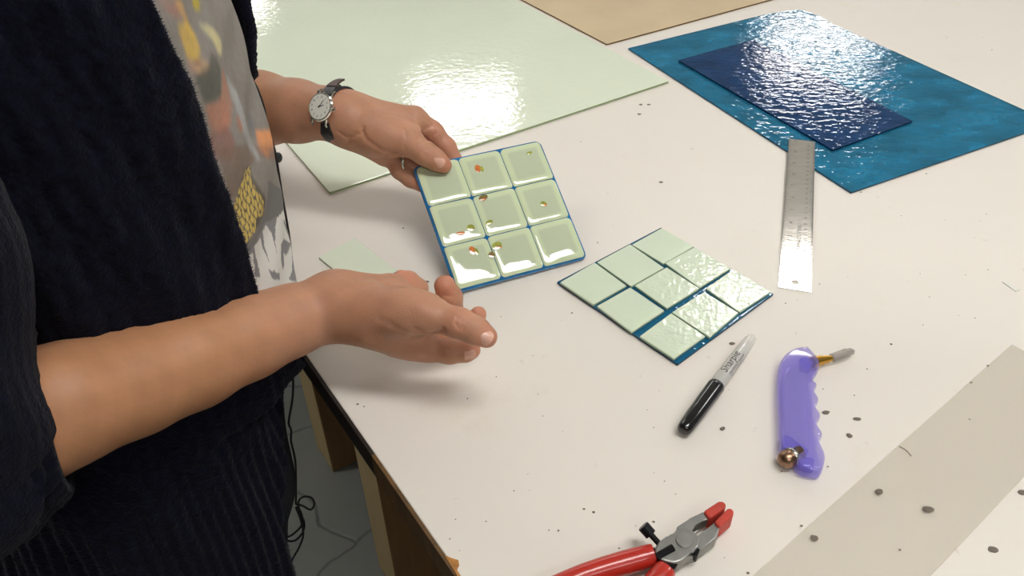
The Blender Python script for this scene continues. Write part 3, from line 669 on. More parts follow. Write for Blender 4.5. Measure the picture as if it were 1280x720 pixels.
_T, _Z = np.meshgrid(_tg, _zg, indexing='ij'); _GX, _GY = proj(S(_T, _Z))
def on_shirt(px, py):
    i = np.argmin((_GX-px)**2+(_GY-py)**2); return _T.ravel()[i], _Z.ravel()[i]
person = empty('person', (C0[0], C0[1], 0), 'person in a dark navy knitted cardigan and printed grey T-shirt holding the fused tile', 'person')

# ---- signed distance modelling (smooth blends) for flesh
def rcone(a, b, ra, rb, flat=None):
    a = np.array(a, float); b = np.array(b, float)
    r = max(ra, rb); lo = np.minimum(a, b)-r; hi = np.maximum(a, b)+r
    def f(X, Y, Z):
        ab = b-a; L2 = ab@ab+1e-12
        t = np.clip(((X-a[0])*ab[0]+(Y-a[1])*ab[1]+(Z-a[2])*ab[2])/L2, 0, 1)
        dx, dy, dz = X-a[0]-t*ab[0], Y-a[1]-t*ab[1], Z-a[2]-t*ab[2]
        if flat is not None:
            n, k = flat; q = dx*n[0]+dy*n[1]+dz*n[2]; e2 = (k*k-1)*q*q
            return np.sqrt(np.maximum(dx*dx+dy*dy+dz*dz+e2, 0))-(ra+(rb-ra)*t)
        return np.sqrt(dx*dx+dy*dy+dz*dz)-(ra+(rb-ra)*t)
    return lo, hi, f
def ellip(c, r, axes=None):
    c = np.array(c, float); r = np.array(r, float); R = np.array(axes if axes is not None else np.eye(3)); m = r.max()
    def f(X, Y, Z):
        p = [((X-c[0])*R[i][0]+(Y-c[1])*R[i][1]+(Z-c[2])*R[i][2]) for i in range(3)]
        k0 = np.sqrt(sum((p[i]/r[i])**2 for i in range(3))); k1 = np.sqrt(sum((p[i]/r[i]**2)**2 for i in range(3)))+1e-9
        return k0*(k0-1)/k1
    return c-m, c+m, f
class Fld:
    def __init__(s, lo, hi, v):
        s.lo = np.array(lo); s.v = v; s.n = np.ceil((np.array(hi)-s.lo)/v).astype(int)+1
        s.ax = [s.lo[i]+v*np.arange(s.n[i]) for i in range(3)]; s.F = np.full(s.n, .05, np.float32)
    def sl(s, lo, hi, mg):
        a = np.clip(np.floor((lo-mg-s.lo)/s.v).astype(int), 0, s.n-1); b = np.clip(np.ceil((hi+mg-s.lo)/s.v).astype(int)+1, 1, s.n)
        return tuple(slice(i, j) for i, j in zip(a, b))
    def ev(s, p, sl): return p[2](s.ax[0][sl[0]][:, None, None], s.ax[1][sl[1]][None, :, None], s.ax[2][sl[2]][None, None, :]).astype(np.float32)
def smin(a, b, k):
    h = np.maximum(k-np.abs(a-b), 0)/k; return np.minimum(a, b)-h*h*k*.25
def sdf_mesh(base, groups, v, kb=.012, kg=.006, carve=()):
    allp = base+[p for g in groups for p in g[0]]
    lo = np.min([p[0] for p in allp], 0)-.012; hi = np.max([p[1] for p in allp], 0)+.012
    A = Fld(lo, hi, v)
    for p in base:
        sl = A.sl(p[0], p[1], kb+.006); A.F[sl] = smin(A.F[sl], A.ev(p, sl), kb)
    out = A.F.copy()
    for prims, k in groups:
        glo = np.min([p[0] for p in prims], 0); ghi = np.max([p[1] for p in prims], 0); gs = A.sl(glo, ghi, .012)
        G = np.full(A.F[gs].shape, .05, np.float32)
        for p in prims:
            sl = A.sl(p[0], p[1], .011); rel = tuple(slice(x.start-g.start, x.stop-g.start) for x, g in zip(sl, gs))
            rel = tuple(slice(max(r.start, 0), r.stop) for r in rel); sl = tuple(slice(g.start+r.start, g.start+min(r.stop, G.shape[i])) for i, (r, g) in enumerate(zip(rel, gs)))
            rel = tuple(slice(r.start, min(r.stop, G.shape[i])) for i, r in enumerate(rel))
            G[rel] = smin(G[rel], A.ev(p, sl), k)
        out[gs] = np.minimum(out[gs], smin(A.F[gs], G, kg))
    for p, k in carve:
        sl = A.sl(p[0], p[1], k+.004); out[sl] = -smin(-out[sl], A.ev(p, sl), k)
    return nets(out, A.lo, v)
def nets(F_, lo, v):
    s = F_ < 0; nx, ny, nz = F_.shape
    c = np.zeros((nx-1, ny-1, nz-1), np.int8)
    for i in (0, 1):
        for j in (0, 1):
            for k in (0, 1): c += s[i:nx-1+i, j:ny-1+j, k:nz-1+k]
    act = (c > 0) & (c < 8); idx = np.full(act.shape, -1, np.int32); ids = np.argwhere(act); idx[act] = np.arange(len(ids))
    acc = np.zeros((len(ids), 3)); cnt = np.zeros(len(ids))
    I, J, K = ids.T
    cor = [(a, b, c_) for a in (0, 1) for b in (0, 1) for c_ in (0, 1)]
    for a in cor:
        for ax in range(3):
            if a[ax] == 0:
                b = list(a); b[ax] = 1
                fa = F_[I+a[0], J+a[1], K+a[2]]; fb = F_[I+b[0], J+b[1], K+b[2]]; m = (fa < 0) != (fb < 0)
                t = np.where(m, fa/(fa-fb+1e-12), 0); p = np.tile(np.array(a, float), (len(ids), 1)); p[:, ax] = t
                acc[m] += p[m]; cnt[m] += 1
    V = lo+v*(ids+acc/cnt[:, None])
    Q_ = []
    for ax in range(3):
        u, w_ = [(1, 2), (2, 0), (0, 1)][ax]
        sa = [slice(0, n) for n in F_.shape]; sb = list(sa); sa[ax] = slice(0, F_.shape[ax]-1); sb[ax] = slice(1, F_.shape[ax])
        for q in (u, w_):
            sa[q] = slice(1, F_.shape[q]-1); sb[q] = slice(1, F_.shape[q]-1)
        a, b = s[tuple(sa)], s[tuple(sb)]
        e_ = np.argwhere(a != b); off = [0, 0, 0]; off[u] = 1; off[w_] = 1; e_ = e_+np.array(off)
        flip = s[tuple(e_.T)]
        def cell(du, dw):
            g = e_.copy(); g[:, u] += du; g[:, w_] += dw; return idx[tuple(g.T)]
        q = np.stack([cell(-1, -1), cell(0, -1), cell(0, 0), cell(-1, 0)], 1)
        q[~flip] = q[~flip][:, ::-1]; Q_.append(q)
    Q_ = np.concatenate(Q_); Q_ = Q_[(Q_ >= 0).all(1)]
    return V, Q_
def relax(V, Qd, it=1, lam=.5):
    for _ in range(it):
        acc = np.zeros_like(V); cn = np.zeros(len(V))
        for a in range(4):
            b = (a+1) % 4
            for d in range(3):
                acc[:, d] += np.bincount(Qd[:, a], V[Qd[:, b], d], len(V))+np.bincount(Qd[:, b], V[Qd[:, a], d], len(V))
            cn += np.bincount(Qd[:, a], minlength=len(V))+np.bincount(Qd[:, b], minlength=len(V))
        V = V+lam*(acc/np.maximum(cn, 1)[:, None]-V)
    return V

# ---- near (right) arm and open hand
def chainp(pts, rs, k=.005):
    return ([rcone(pts[i], pts[i+1], rs[i], rs[i+1]) for i in range(len(pts)-1)], k)
SR = np.array([-.32, .389, TZ+.40]); ER = np.array([-.330, .338, TZ+.115])
f0 = PD(85, 504, .540); f1 = PD(165, 476, .575); f2 = PD(240, 449, .603); f3 = PD(310, 421, .633); f4 = PD(366, 400, .655); WR = PD(421, 382, .672)
R_base = [rcone(SR, ER, .046, .040), rcone(ER, f0, .040, .0375), rcone(f0, f1, .0375, .0362), rcone(f1, f2, .0362, .0338), rcone(f2, f3, .0338, .0300), rcone(f3, f4, .0300, .0255), rcone(f4, WR, .0255, .0222),
  # palm fan
  rcone(WR, PD(497, 414, .668), .0215, .0145), rcone(WR, PD(505, 398, .682), .0215, .0150), rcone(WR, PD(503, 378, .695), .0215, .0140), rcone(WR, PD(486, 362, .700), .0205, .0130),
  # thenar
  rcone(PD(444, 386, .655), PD(505, 388, .640), .0180, .0165), rcone(PD(470, 396, .655), PD(530, 392, .640), .0170, .0150), rcone(PD(455, 400, .665), PD(515, 428, .662), .0170, .0130)]
R_thumb = ([PD(500, 388, .642), PD(540, 394, .634), PD(574, 404, .628), PD(594, 413, .626), PD(608, 421, .626)], [.0150, .0128, .0113, .0105, .0086])
R_index = ([PD(500, 425, .668), PD(535, 436, .662), PD(562, 440, .660), PD(582, 439, .662), PD(590, 437, .664)], [.0118, .0100, .0090, .0082, .0070])
R_mid = ([PD(510, 402, .686), PD(548, 412, .690), PD(575, 410, .695), PD(592, 402, .694), PD(598, 393, .690)], [.0112, .0100, .0088, .0078, .0070])
R_ring = ([PD(508, 382, .698), PD(545, 396, .712), PD(563, 388, .716), PD(562, 372, .708), PD(556, 357, .700)], [.0112, .0104, .0104, .0106, .0092])
R_pink = ([PD(490, 362, .704), PD(515, 368, .722), PD(524, 360, .728), PD(512, 350, .722), PD(501, 346, .716)], [.0100, .0082, .0074, .0070, .0062])
R_groups = [chainp(*g) for g in (R_thumb, R_index, R_mid, R_ring, R_pink)]
def vnorm(V, Q_):
    n = np.cross(V[Q_[:, 2]]-V[Q_[:, 0]], V[Q_[:, 3]]-V[Q_[:, 1]]); N_ = np.zeros_like(V)
    for a in range(4):
        for d in range(3): N_[:, d] += np.bincount(Q_[:, a], n[:, d], len(V))
    return N_/(np.linalg.norm(N_, axis=1)[:, None]+1e-12)
def surf(V, px, py, r=2.2):
    gx, gy = proj(V); k = np.where((gx-px)**2+(gy-py)**2 < r*r)[0]
    if len(k) == 0: return None
    return k[np.argmin(np.linalg.norm(V[k]-CAM, axis=1))]
def groove(V, Q_, items):
    N_ = vnorm(V, Q_); out = V.copy()
    for pts, wd, dp in items:
        ks = [surf(V, *p) for p in spline([np.array(q, float) for q in pts], 4)] if len(pts) > 1 else [surf(V, *pts[0])]
        P_ = [V[k] for k in ks if k is not None]
        if not P_: continue
        dist = np.full(len(V), 9.); 
        for i in range(len(P_)):
            a, b = P_[i], P_[min(i+1, len(P_)-1)]; ab = b-a; t = np.clip(((V-a)@ab)/(ab@ab+1e-12), 0, 1); dist = np.minimum(dist, np.linalg.norm(V-a-t[:, None]*ab, axis=1))
        out -= N_*(dp*np.exp(-(dist/wd)**2))[:, None]
    return out
VR, QR = sdf_mesh(R_base, R_groups, .0014, kb=.016, kg=.009)
VR = relax(VR, QR, 2)
VR = groove(VR, QR, [([(519, 413), (530, 418), (545, 418), (553, 412)], .0016, .0016), ([(570, 396), (569, 404), (572, 412)], .0011, .0009), ([(576, 396), (575, 404), (578, 412)], .0011, .0008), ([(582, 400), (581, 406)], .0009, .0004),
  ([(560, 434), (563, 440), (562, 447)], .0011, .0008), ([(474, 400), (490, 408), (504, 418)], .0035, .0007), ([(552, 370), (560, 372), (568, 370)], .0011, .0007),
  ([(440, 352), (480, 352)], .006, -.0012), ([(520, 380), (540, 392)], .006, -.0010), ([(455, 430), (490, 442)], .006, -.0010)])
# ---- far (left) arm with the watch; thumb over the tile, fingers under it
SL_ = np.array([-.42, .74, TZ+.40]); EL = np.array([-.365, .835, TZ+.085])
WL = PD(412, 142, .832)
g1 = PD(325, 136, .872)
L_base = [rcone(SL_, EL, .046, .040), rcone(EL, g1, .041, .0370), rcone(g1, PD(372, 139, .850), .0370, .0300), rcone(PD(372, 139, .850), WL, .0300, .0240),
  rcone(WL, PD(440, 148, .832), .0240, .0225), rcone(PD(438, 144, .832), PD(518, 148, .845), .0205, .0115), rcone(PD(438, 148, .834), PD(510, 163, .850), .0205, .0115), rcone(PD(438, 152, .836), PD(496, 180, .852), .0200, .0115), rcone(PD(436, 160, .836), PD(480, 194, .852), .0165, .0115),
  rcone(PD(440, 158, .826), PD(486, 176, .824), .0165, .0178), rcone(PD(470, 165, .826), PD(512, 170, .826), .0185, .0130)]
def in_plate(u, v, h): return PL(u, v, h)
# plate top is h=+.0018, underside h=-.004 ; left edge u=-SD, upper edge v=+SD
def PX(px, py, h):
    d = ray(px, py); q = pc+pn*h; return CAM+d*(((q-CAM)@pn)/(d@pn))
L_thumb = ([PD(484, 166, .822), PD(508, 177, .818), PX(531, 191.5, .0165), PX(545, 200, .0125), PX(555, 206.5, .0100)], [.0150, .0134, .0118, .0103, .0080])
L_index = ([PD(518, 148, .846), PX(541, 165, -.001), PX(558, 184, -.008), PX(572, 204, -.0122)], [.0118, .0106, .0096, .0074])
L_mid = ([PD(510, 163, .850), PX(526, 186, -.013), PX(543, 201, -.0165), PX(562, 213, -.0125)], [.0108, .0098, .0088, .0078])
L_ring = ([PD(498, 180, .850), PX(511, 203, -.015), PX(527, 215, -.0165), PX(545, 226, -.0125)], [.0105, .0096, .0086, .0078])
L_pink = ([PD(484, 190, .848), PX(500, 213, -.014), PX(513, 224, -.0155), PX(528, 232, -.0120)], [.0098, .0088, .0080, .0072])
L_groups = [chainp(*g) for g in (L_thumb, L_index, L_mid, L_ring, L_pink)]
VL, QL_ = sdf_mesh(L_base, L_groups, .0015, kb=.014, kg=.007)
VL = relax(VL, QL_, 2)
VL = groove(VL, QL_, [([(424, 168), (434, 173), (444, 168), (452, 165)], .0015, .0012), ([(432, 180), (440, 174), (448, 168)], .0013, .0010), ([(452, 160), (452, 168), (460, 178), (478, 190), (500, 194)], .0026, .0015), ([(478, 200), (484, 194), (496, 192)], .0013, .0009),
  ([(520, 184), (522, 176), (526, 172)], .0011, .0005), ([(529, 195), (531, 188), (536, 184)], .0012, .0008), ([(533, 198), (535, 191)], .001, .0005), ([(506, 160), (506, 176), (505, 188)], .0018, .0007),
  ([(527, 167), (534, 162), (541, 155)], .0013, .0010), ([(533, 176), (540, 172), (547, 166)], .0013, .0009), ([(518, 140), (524, 150)], .006, -.0016), ([(460, 140), (500, 144)], .005, -.0010)])
# ---- trunk, neck, head, legs (mostly under the clothes or above the picture)
def B(u, l, z): return C0+Dv*u+Lv*l+Zv*(TZ+z)
ax3 = [Dv, Lv, Zv]
hd_ = math.radians(28); Hx = Dv*math.cos(hd_)-Zv*math.sin(hd_); Hz = Dv*math.sin(hd_)+Zv*math.cos(hd_); HC = B(.065, 0, .66)
def Hd(x, y, z): return HC+Hx*x+Lv*y+Hz*z
hax = [Hx, Lv, Hz]
T_base = [ellip(B(.005, 0, .30), (.115, .145, .20), ax3), ellip(B(.01, 0, .08), (.118, .135, .17), ax3), ellip(B(-.005, 0, -.08), (.105, .155, .12), ax3),
  rcone(B(0, -.12, .405), B(0, .12, .405), .044, .044), rcone(B(.0, 0, .44), B(.04, 0, .56), .055, .050),
  rcone(B(-.005, -.125, .40), SR, .042, .044), rcone(B(-.005, .125, .40), SL_, .042, .044),
  rcone(B(-.005, -.088, -.12), B(-.06, -.092, -.45), .075, .05), rcone(B(-.03, -.092, -.45), B(-.055, -.095, -.82), .052, .033), rcone(B(-.055, -.095, -.84), B(.08, -.105, -.872), .030, .024),
  rcone(B(-.005, .088, -.12), B(-.06, .092, -.45), .075, .05), rcone(B(-.03, .092, -.45), B(-.055, .095, -.82), .052, .033), rcone(B(-.055, .095, -.84), B(.08, .105, -.872), .030, .024)]
VT, QT = sdf_mesh(T_base, [], .006, kb=.04); VT = relax(VT, QT, 1)
H_base = [ellip(Hd(-.012, 0, .03), (.094, .073, .088), hax), ellip(Hd(.025, 0, -.045), (.062, .054, .065), hax), ellip(Hd(.052, 0, -.088), (.026, .026, .022), hax), ellip(Hd(.072, 0, .045), (.014, .05, .02), hax),
  rcone(Hd(.073, .016, .0215), Hd(.067, .044, .019), .0075, .0065), rcone(Hd(.073, -.016, .0215), Hd(.067, -.044, .019), .0075, .0065), rcone(Hd(.070, .018, .003), Hd(.065, .042, .004), .006, .006), rcone(Hd(.070, -.018, .003), Hd(.065, -.042, .004), .006, .006),
  rcone(Hd(.088, 0, .012), Hd(.101, 0, -.024), .008, .0105), ellip(Hd(.092, .009, -.028), (.009, .007, .006), hax), ellip(Hd(.092, -.009, -.028), (.009, .007, .006), hax),
  ellip(Hd(.083, 0, -.055), (.012, .024, .0052), hax), ellip(Hd(.081, 0, -.065), (.012, .020, .006), hax), ellip(Hd(.058, .034, -.02), (.022, .024, .024), hax), ellip(Hd(.058, -.034, -.02), (.022, .024, .024), hax),
  rcone(Hd(-.02, 0, -.05), B(.03, 0, .50), .052, .054),
  ellip(Hd(-.005, .074, -.005), (.017, .008, .030), hax), ellip(Hd(-.005, -.074, -.005), (.017, .008, .030), hax)]
H_carve = [(ellip(Hd(.092, .030, .012), (.012, .014, .0050), hax), .005), (ellip(Hd(.092, -.030, .012), (.012, .014, .0050), hax), .005), (rcone(Hd(.095, -.02, -.0600), Hd(.095, .02, -.0600), .0012, .0012), .002)]
VH, QH = sdf_mesh(H_base, [], .0025, kb=.010, carve=H_carve); VH = relax(VH, QH, 1)
Vb = []; Qb = []; o_ = 0; Cb = []
skin = np.array(srgb(187, 136, 108)[:3]); rosy = np.array(srgb(205, 128, 104)[:3]); tan = np.array(srgb(180, 128, 88)[:3])
nz = lambda V, s, p: np.sin(V[:, 0]*s+p)*np.sin(V[:, 1]*s*1.3+p*2)*np.sin(V[:, 2]*s*.9+p*3)
def skincol(V, hot, kind):
    c = np.tile(skin, (len(V), 1)); 
    if kind == 'arm':
        d = np.min([np.linalg.norm(V-h, axis=1) for h in hot], 0); m = np.clip(1-d/.016, 0, 1)**1.0
        c = c*(1-m[:, None]*.8)+rosy*m[:, None]*.8
        wd = np.linalg.norm(V-(WR if hot is R_hot else WL), axis=1); f_ = np.clip((wd-.03)/.08, 0, 1); f_ *= (np.min([np.linalg.norm(V-h, axis=1) for h in hot], 0) > .07)
        c = c*(1-f_[:, None]*.7)+tan*f_[:, None]*.7
    c *= (1+.07*nz(V, 190, 1)+.05*nz(V, 70, 2)+.03*nz(V, 520, 5))[:, None]; return c
R_hot = [g[0][-1] for g in (R_thumb, R_index, R_mid, R_ring, R_pink)]+[R_thumb[0][2], R_ring[0][2]]
L_hot = [g[0][-1] for g in (L_thumb, L_index, L_mid, L_ring, L_pink)]+[L_index[0][1], L_index[0][2]]
for V_, Q_, h_, k_ in ((VR, QR, R_hot, 'arm'), (VL, QL_, L_hot, 'arm'), (VT, QT, None, ''), (VH, QH, None, '')):
    Vb.append(V_); Qb.append(Q_+o_); o_ += len(V_); Cb.append(skincol(V_, h_, k_))
me = mesh('body', np.concatenate(Vb), np.concatenate(Qb)); paint(me, np.concatenate(Cb))
M_skin = vcol_mat('skin', .46, sss=.12, bump=.35, bscale=700, bdist=.0006, spec=.4)
body = link('body', me, M_skin, person, smooth=True)
M_nail = plain('nail', srgb(222, 172, 152), .25, coat=.3)
def nail(tip, prev, outd, w=.0058, l=.0065, lift=.0068):
    a = unit(tip-prev); o2 = unit(outd-a*(outd@a)); s2 = np.cross(a, o2); c = tip+o2*lift-a*.0005; n = 10; Vn = []; Fn = []
    for i in range(n):
        for j in range(n):
            x = -1+2*i/(n-1); y = -1+2*j/(n-1); x2 = x*math.sqrt(1-y*y/2.6); y2 = y*math.sqrt(1-x*x/2.6)
            Vn.append(c+a*l*x2+s2*w*y2-o2*(.0035*y2*y2*1.0+.0016*max(x2, 0)**2)*(w/.0058))
    for i in range(n-1):
        for j in range(n-1): Fn.append((i*n+j, (i+1)*n+j, (i+1)*n+j+1, i*n+j+1))
    link('fingernail', mesh('n', Vn, Fn), M_nail, body, smooth=True)
def nail_at(V, Q_, px, py, along, w, l):
    k = surf(V, px, py); n = vnorm(V, Q_)[k]; nail(V[k]+unit(along)*.0005, V[k]-unit(along)*.01, n, w, l, .0009)
nail_at(VR, QR, 606, 421, R_thumb[0][-1]-R_thumb[0][-2], .0060, .0068)
nail_at(VR, QR, 589, 444, R_index[0][-1]-R_index[0][-2], .0045, .0052)
nail_at(VL, QL_, 550, 203, L_thumb[0][-1]-L_thumb[0][-2], .0058, .0064)
# eyes and hair
M_eye = plain('eye_white', (.8, .78, .75, 1), .2, coat=1); M_iris = plain('iris', srgb(70, 48, 30), .2)
for sd_ in (1, -1):
    V, Fc = lathe(Hd(.0655, .029*sd_, .012), Hx, [(0, .0118), (.004, .0113), (.008, .0088), (.0105, .0055), (.0118, .001)], 20, hint=Hz); ey = link('eye', mesh('e', V, Fc), M_eye, person, smooth=True)
    V, Fc = lathe(Hd(.0762, .029*sd_, .012), Hx, [(0, .0056), (.0008, .005), (.0012, .001)], 16, hint=Hz); link('iris', mesh('i', V, Fc), M_iris, ey, smooth=True)
hair_b = [ellip(Hd(-.022, 0, .045), (.101, .084, .088), hax), ellip(Hd(-.055, 0, -.03), (.062, .080, .10), hax), rcone(Hd(-.07, 0, -.08), B(-.09, 0, .44), .06, .045), rcone(Hd(-.02, .075, .0), B(-.02, .075, .50), .024, .02), rcone(Hd(-.02, -.075, .0), B(-.02, -.075, .50), .024, .02)]
Vh_, Qh_ = sdf_mesh(hair_b, [], .004, kb=.02, carve=[(ellip(Hd(.085, 0, -.025), (.055, .066, .092), hax), .01)])
Vh_ = Vh_+unit(np.array([1, .3, .2]))*(.0015*np.sin(Vh_[:, 1]*900+np.sin(Vh_[:, 2]*60)*2))[:, None]
link('hair', mesh('hair', Vh_, Qh_), plain('brown_hair', srgb(62, 44, 32), .45, vary=.4, vscale=60, stretch=(30, 30, 2, 0)), person, smooth=True)

# ---- trousers and shoes
M_tr = plain('black_trousers', srgb(15, 16, 24), .85, vary=.25, vscale=120, bump=.3, bscale=900)
tr = [ellip(B(.0, 0, -.06), (.112, .168, .11), ax3), ellip(B(.0, 0, .03), (.112, .150, .07), ax3)]
for sg in (-1, 1):
    tr += [rcone(B(.004, sg*.086, -.13), B(-.030, sg*.088, -.30), .091, .075), rcone(B(-.030, sg*.088, -.30), B(-.062, sg*.09, -.45), .075, .060), rcone(B(-.062, sg*.09, -.45), B(-.055, sg*.095, -.86), .063, .056)]
Vt_, Qt_ = sdf_mesh(tr, [], .005, kb=.03)
nrm = .0025*np.sin(Vt_[:, 2]*55+Vt_[:, 0]*40)*np.sin(Vt_[:, 1]*30)
Vt_ = Vt_+Dv*nrm[:, None]
link('trousers', mesh('trousers', Vt_, Qt_), M_tr, person, smooth=True)
M_shoe = plain('black_shoe', srgb(20, 20, 22), .4)
for sg in (-1, 1):
    Vs, Qs = sdf_mesh([rcone(B(-.06, sg*.098, -.855), B(.02, sg*.103, -.862), .040, .036), rcone(B(.0, sg*.102, -.868), B(.10, sg*.110, -.872), .031, .026)], [], .004, kb=.02, carve=())
    Vs[:, 2] = np.maximum(Vs[:, 2], .002); link('shoe', mesh('shoe', Vs, Qs), M_shoe, person, smooth=True)

# ---- T-shirt
thv = np.radians(np.concatenate([np.arange(-110, -78, 1.2), np.arange(-78, -4, .33), np.arange(-4, 110, 2.0), np.arange(110, 250, 5.)])); zv = np.concatenate([np.arange(.0085, .33, .0013), np.arange(.33, .50, .006)])
TH, ZZ = np.meshgrid(thv, zv, indexing='ij')
fold = .0035*np.exp(-((TH+.35-(ZZ-.1)*1.2)/.10)**2)*np.exp(-((ZZ-.17)/.06)**2)*1.2+.0018*np.sin(ZZ*40+TH*6)*np.sin(TH*5+1)+.0012*np.sin(ZZ*95-TH*9)
fold += -.004*np.exp(-((TH+.45)/.14)**2)*np.exp(-((ZZ-.215)/.022)**2)
XS = S(TH, ZZ, 0)+(Dv*np.cos(TH)[..., None]+Lv*np.sin(TH)[..., None])*fold[..., None]
ZZs = (ZZ-.0)
cols = np.zeros(TH.shape+(3,)); cols[:] = srgb(146, 140, 134)[:3]
def grain(s, p): return np.sin(TH*s+p+2*np.sin(ZZ*s*3.1+p))*np.sin(ZZ*s*4.7+p*2+1.5*np.sin(TH*s*1.7))
g_ = .5*grain(9, 1)+.3*grain(23, 2)+.2*grain(51, 4)
mixc = lambda base, col, m: base*(1-m[..., None])+np.array(srgb(*col)[:3])*m[..., None]
cols = mixc(cols, (105, 98, 92), np.clip(g_*.9+.1, 0, 1)*.55)
def inside(poly):
    q = [on_shirt(x, y) for x, y in poly]; m = np.zeros(TH.shape, bool); n = len(q)
    x, y = TH+.004*grain(60, 3), ZZ+.0008*grain(70, 5)
    for i in range(n):
        (x1, y1), (x2, y2) = q[i], q[(i+1) % n]
        if y1 == y2: continue
        cnd = ((y1 > y) != (y2 > y)) & (x < (x2-x1)*(y-y1)/(y2-y1)+x1); m ^= cnd
    return m.astype(float)
W8 = lambda pts: [(180+x/3.6, y/3.6) for x, y in pts]
V8 = lambda pts: [(240+x/3.6, 180+y/3.6) for x, y in pts]
for poly, col, al in [
 (W8([(30, -10), (150, -10), (175, 60), (150, 85), (95, 60)]), (176, 128, 112), .8),
 (W8([(85, -10), (118, -10), (112, 22), (95, 20)]), (196, 170, 60), .9),
 (W8([(120, -10), (160, -10), (215, 110), (250, 180), (240, 190), (190, 110)]), (196, 158, 108), .85),
 (W8([(225, -10), (262, -10), (262, 45), (244, 55), (230, 20)]), (206, 182, 40), .95),
 (W8([(150, 130), (200, 130), (225, 290), (300, 330), (290, 345), (215, 330)]), (186, 146, 122), .7),
 (W8([(152, 105), (178, 98), (215, 115), (245, 165), (258, 215), (255, 262), (232, 272), (205, 262), (175, 195), (155, 140)]), (212, 178, 92), 1),
 (W8([(218, 290), (262, 268), (290, 280), (282, 320), (245, 330)]), (206, 172, 130), .7),
 (W8([(240, 272), (266, 262), (250, 300), (232, 300)]), (140, 84, 74), .8),
 (W8([(255, 110), (300, 115), (345, 165), (358, 215), (352, 250), (334, 245), (318, 190), (288, 145)]), (206, 196, 152), .95),
 (W8([(232, 345), (290, 290), (300, 230), (330, 260), (348, 330), (348, 430), (320, 462), (262, 462)]), (92, 92, 84), .9),
 (W8([(268, 470), (330, 462), (356, 420), (360, 300), (385, 380), (400, 470), (385, 560), (350, 600), (310, 590)]), (186, 128, 104), .85),
 (W8([(300, 600), (380, 570), (400, 640), (390, 720), (310, 720)]), (150, 96, 84), .7),
 (W8([(410, 520), (440, 560), (430, 600), (415, 580)]), (180, 112, 84), .7),
 (W8([(380, 330), (420, 400), (455, 540), (500, 640), (520, 720), (490, 720), (440, 600), (400, 440)]), (172, 172, 172), .8),
 (W8([(470, 480), (510, 540), (540, 640), (548, 720), (530, 700), (500, 600)]), (120, 120, 124), .6),
 (W8([(515, 585), (535, 600), (548, 680), (540, 715), (515, 650)]), (222, 150, 96), .9),
 (V8([(110, 20), (240, 0), (290, 60), (260, 110), (180, 260), (160, 250)]), (128, 104, 88), .8),
 (V8([(290, 10), (340, 20), (355, 90), (330, 70), (305, 60)]), (150, 104, 84), .6),
 (V8([(180, 300), (240, 120), (262, 96), (275, 150), (330, 250), (330, 330), (260, 420), (230, 500), (205, 430), (185, 380)]), (86, 76, 66), .95)]:
    cols = mixc(cols, col, inside(poly)*al*np.clip(.85+.3*g_, 0, 1))
for _ in range(1):
    for ax_ in (0, 1):
        cols = (np.roll(cols, 1, ax_)+np.roll(cols, -1, ax_)+2*cols+np.roll(cols, 2, ax_)+np.roll(cols, -2, ax_))/6
cols = cols*(1+.10*g_+.06*grain(90, 6))[..., None]
scl = inside(V8([(182, 300), (242, 118), (262, 100), (272, 170), (322, 262), (325, 320), (292, 330), (280, 395), (240, 440), (228, 485), (205, 430), (188, 380)]))
# scale cells
a_ = (TH*95+ZZ*110); b_ = (ZZ*330-TH*70); cell = np.abs(np.sin(a_*1.0+.5*np.sin(b_)))*np.abs(np.sin(b_*1.0+.6*np.sin(a_*1.3)))
cols = mixc(cols, (212, 186, 104), scl*np.clip((cell-.16)*7, 0, 1)*.95)
cols = mixc(cols, (120, 118, 116), inside(V8([(330, 160), (400, 230), (412, 260), (372, 345), (345, 350), (300, 420), (262, 480), (225, 512), (225, 470), (262, 430), (330, 330), (340, 250)])))
cols = mixc(cols, (136, 134, 136), inside(V8([(215, 500), (262, 478), (340, 355), (375, 350), (395, 240), (420, 250), (470, 380), (470, 640), (200, 760), (205, 540)])))
WH = (222, 220, 214)
for poly, col in [
 (V8([(224, 516), (270, 487), (287, 560), (292, 700), (272, 700), (244, 590)]), WH),
 (V8([(280, 462), (314, 424), (352, 540), (330, 395), (350, 362), (370, 400), (384, 520), (390, 668), (366, 690), (345, 565), (352, 700), (318, 700), (306, 560)]), WH),
 (V8([(398, 250), (408, 240), (440, 320), (452, 372), (428, 372), (450, 410), (456, 470), (446, 580), (412, 642), (390, 600), (380, 500), (378, 430), (384, 330)]), WH),
 (V8([(412, 330), (424, 372), (415, 400), (404, 372)]), (136, 134, 136)),
 (V8([(404, 450), (420, 420), (436, 450), (432, 500), (420, 490), (422, 545), (412, 568), (402, 520)]), (136, 134, 136)),
 (V8([(428, 262), (436, 290), (430, 330), (424, 290)]), (136, 134, 136))]:
    cols = mixc(cols, col, inside(poly))
nT, nZ = TH.shape; a = np.arange((nT-1)*(nZ-1)); r, c = a//(nZ-1), a % (nZ-1)
Q4 = np.stack([r*nZ+c, (r+1)*nZ+c, (r+1)*nZ+c+1, r*nZ+c+1], 1)
me = mesh('t_shirt', XS.reshape(-1, 3), Q4); paint(me, cols.reshape(-1, 3))
link('t_shirt', me, vcol_mat('printed_cotton', .85, bump=.25, bscale=1400, bdist=.0004), person, smooth=True)

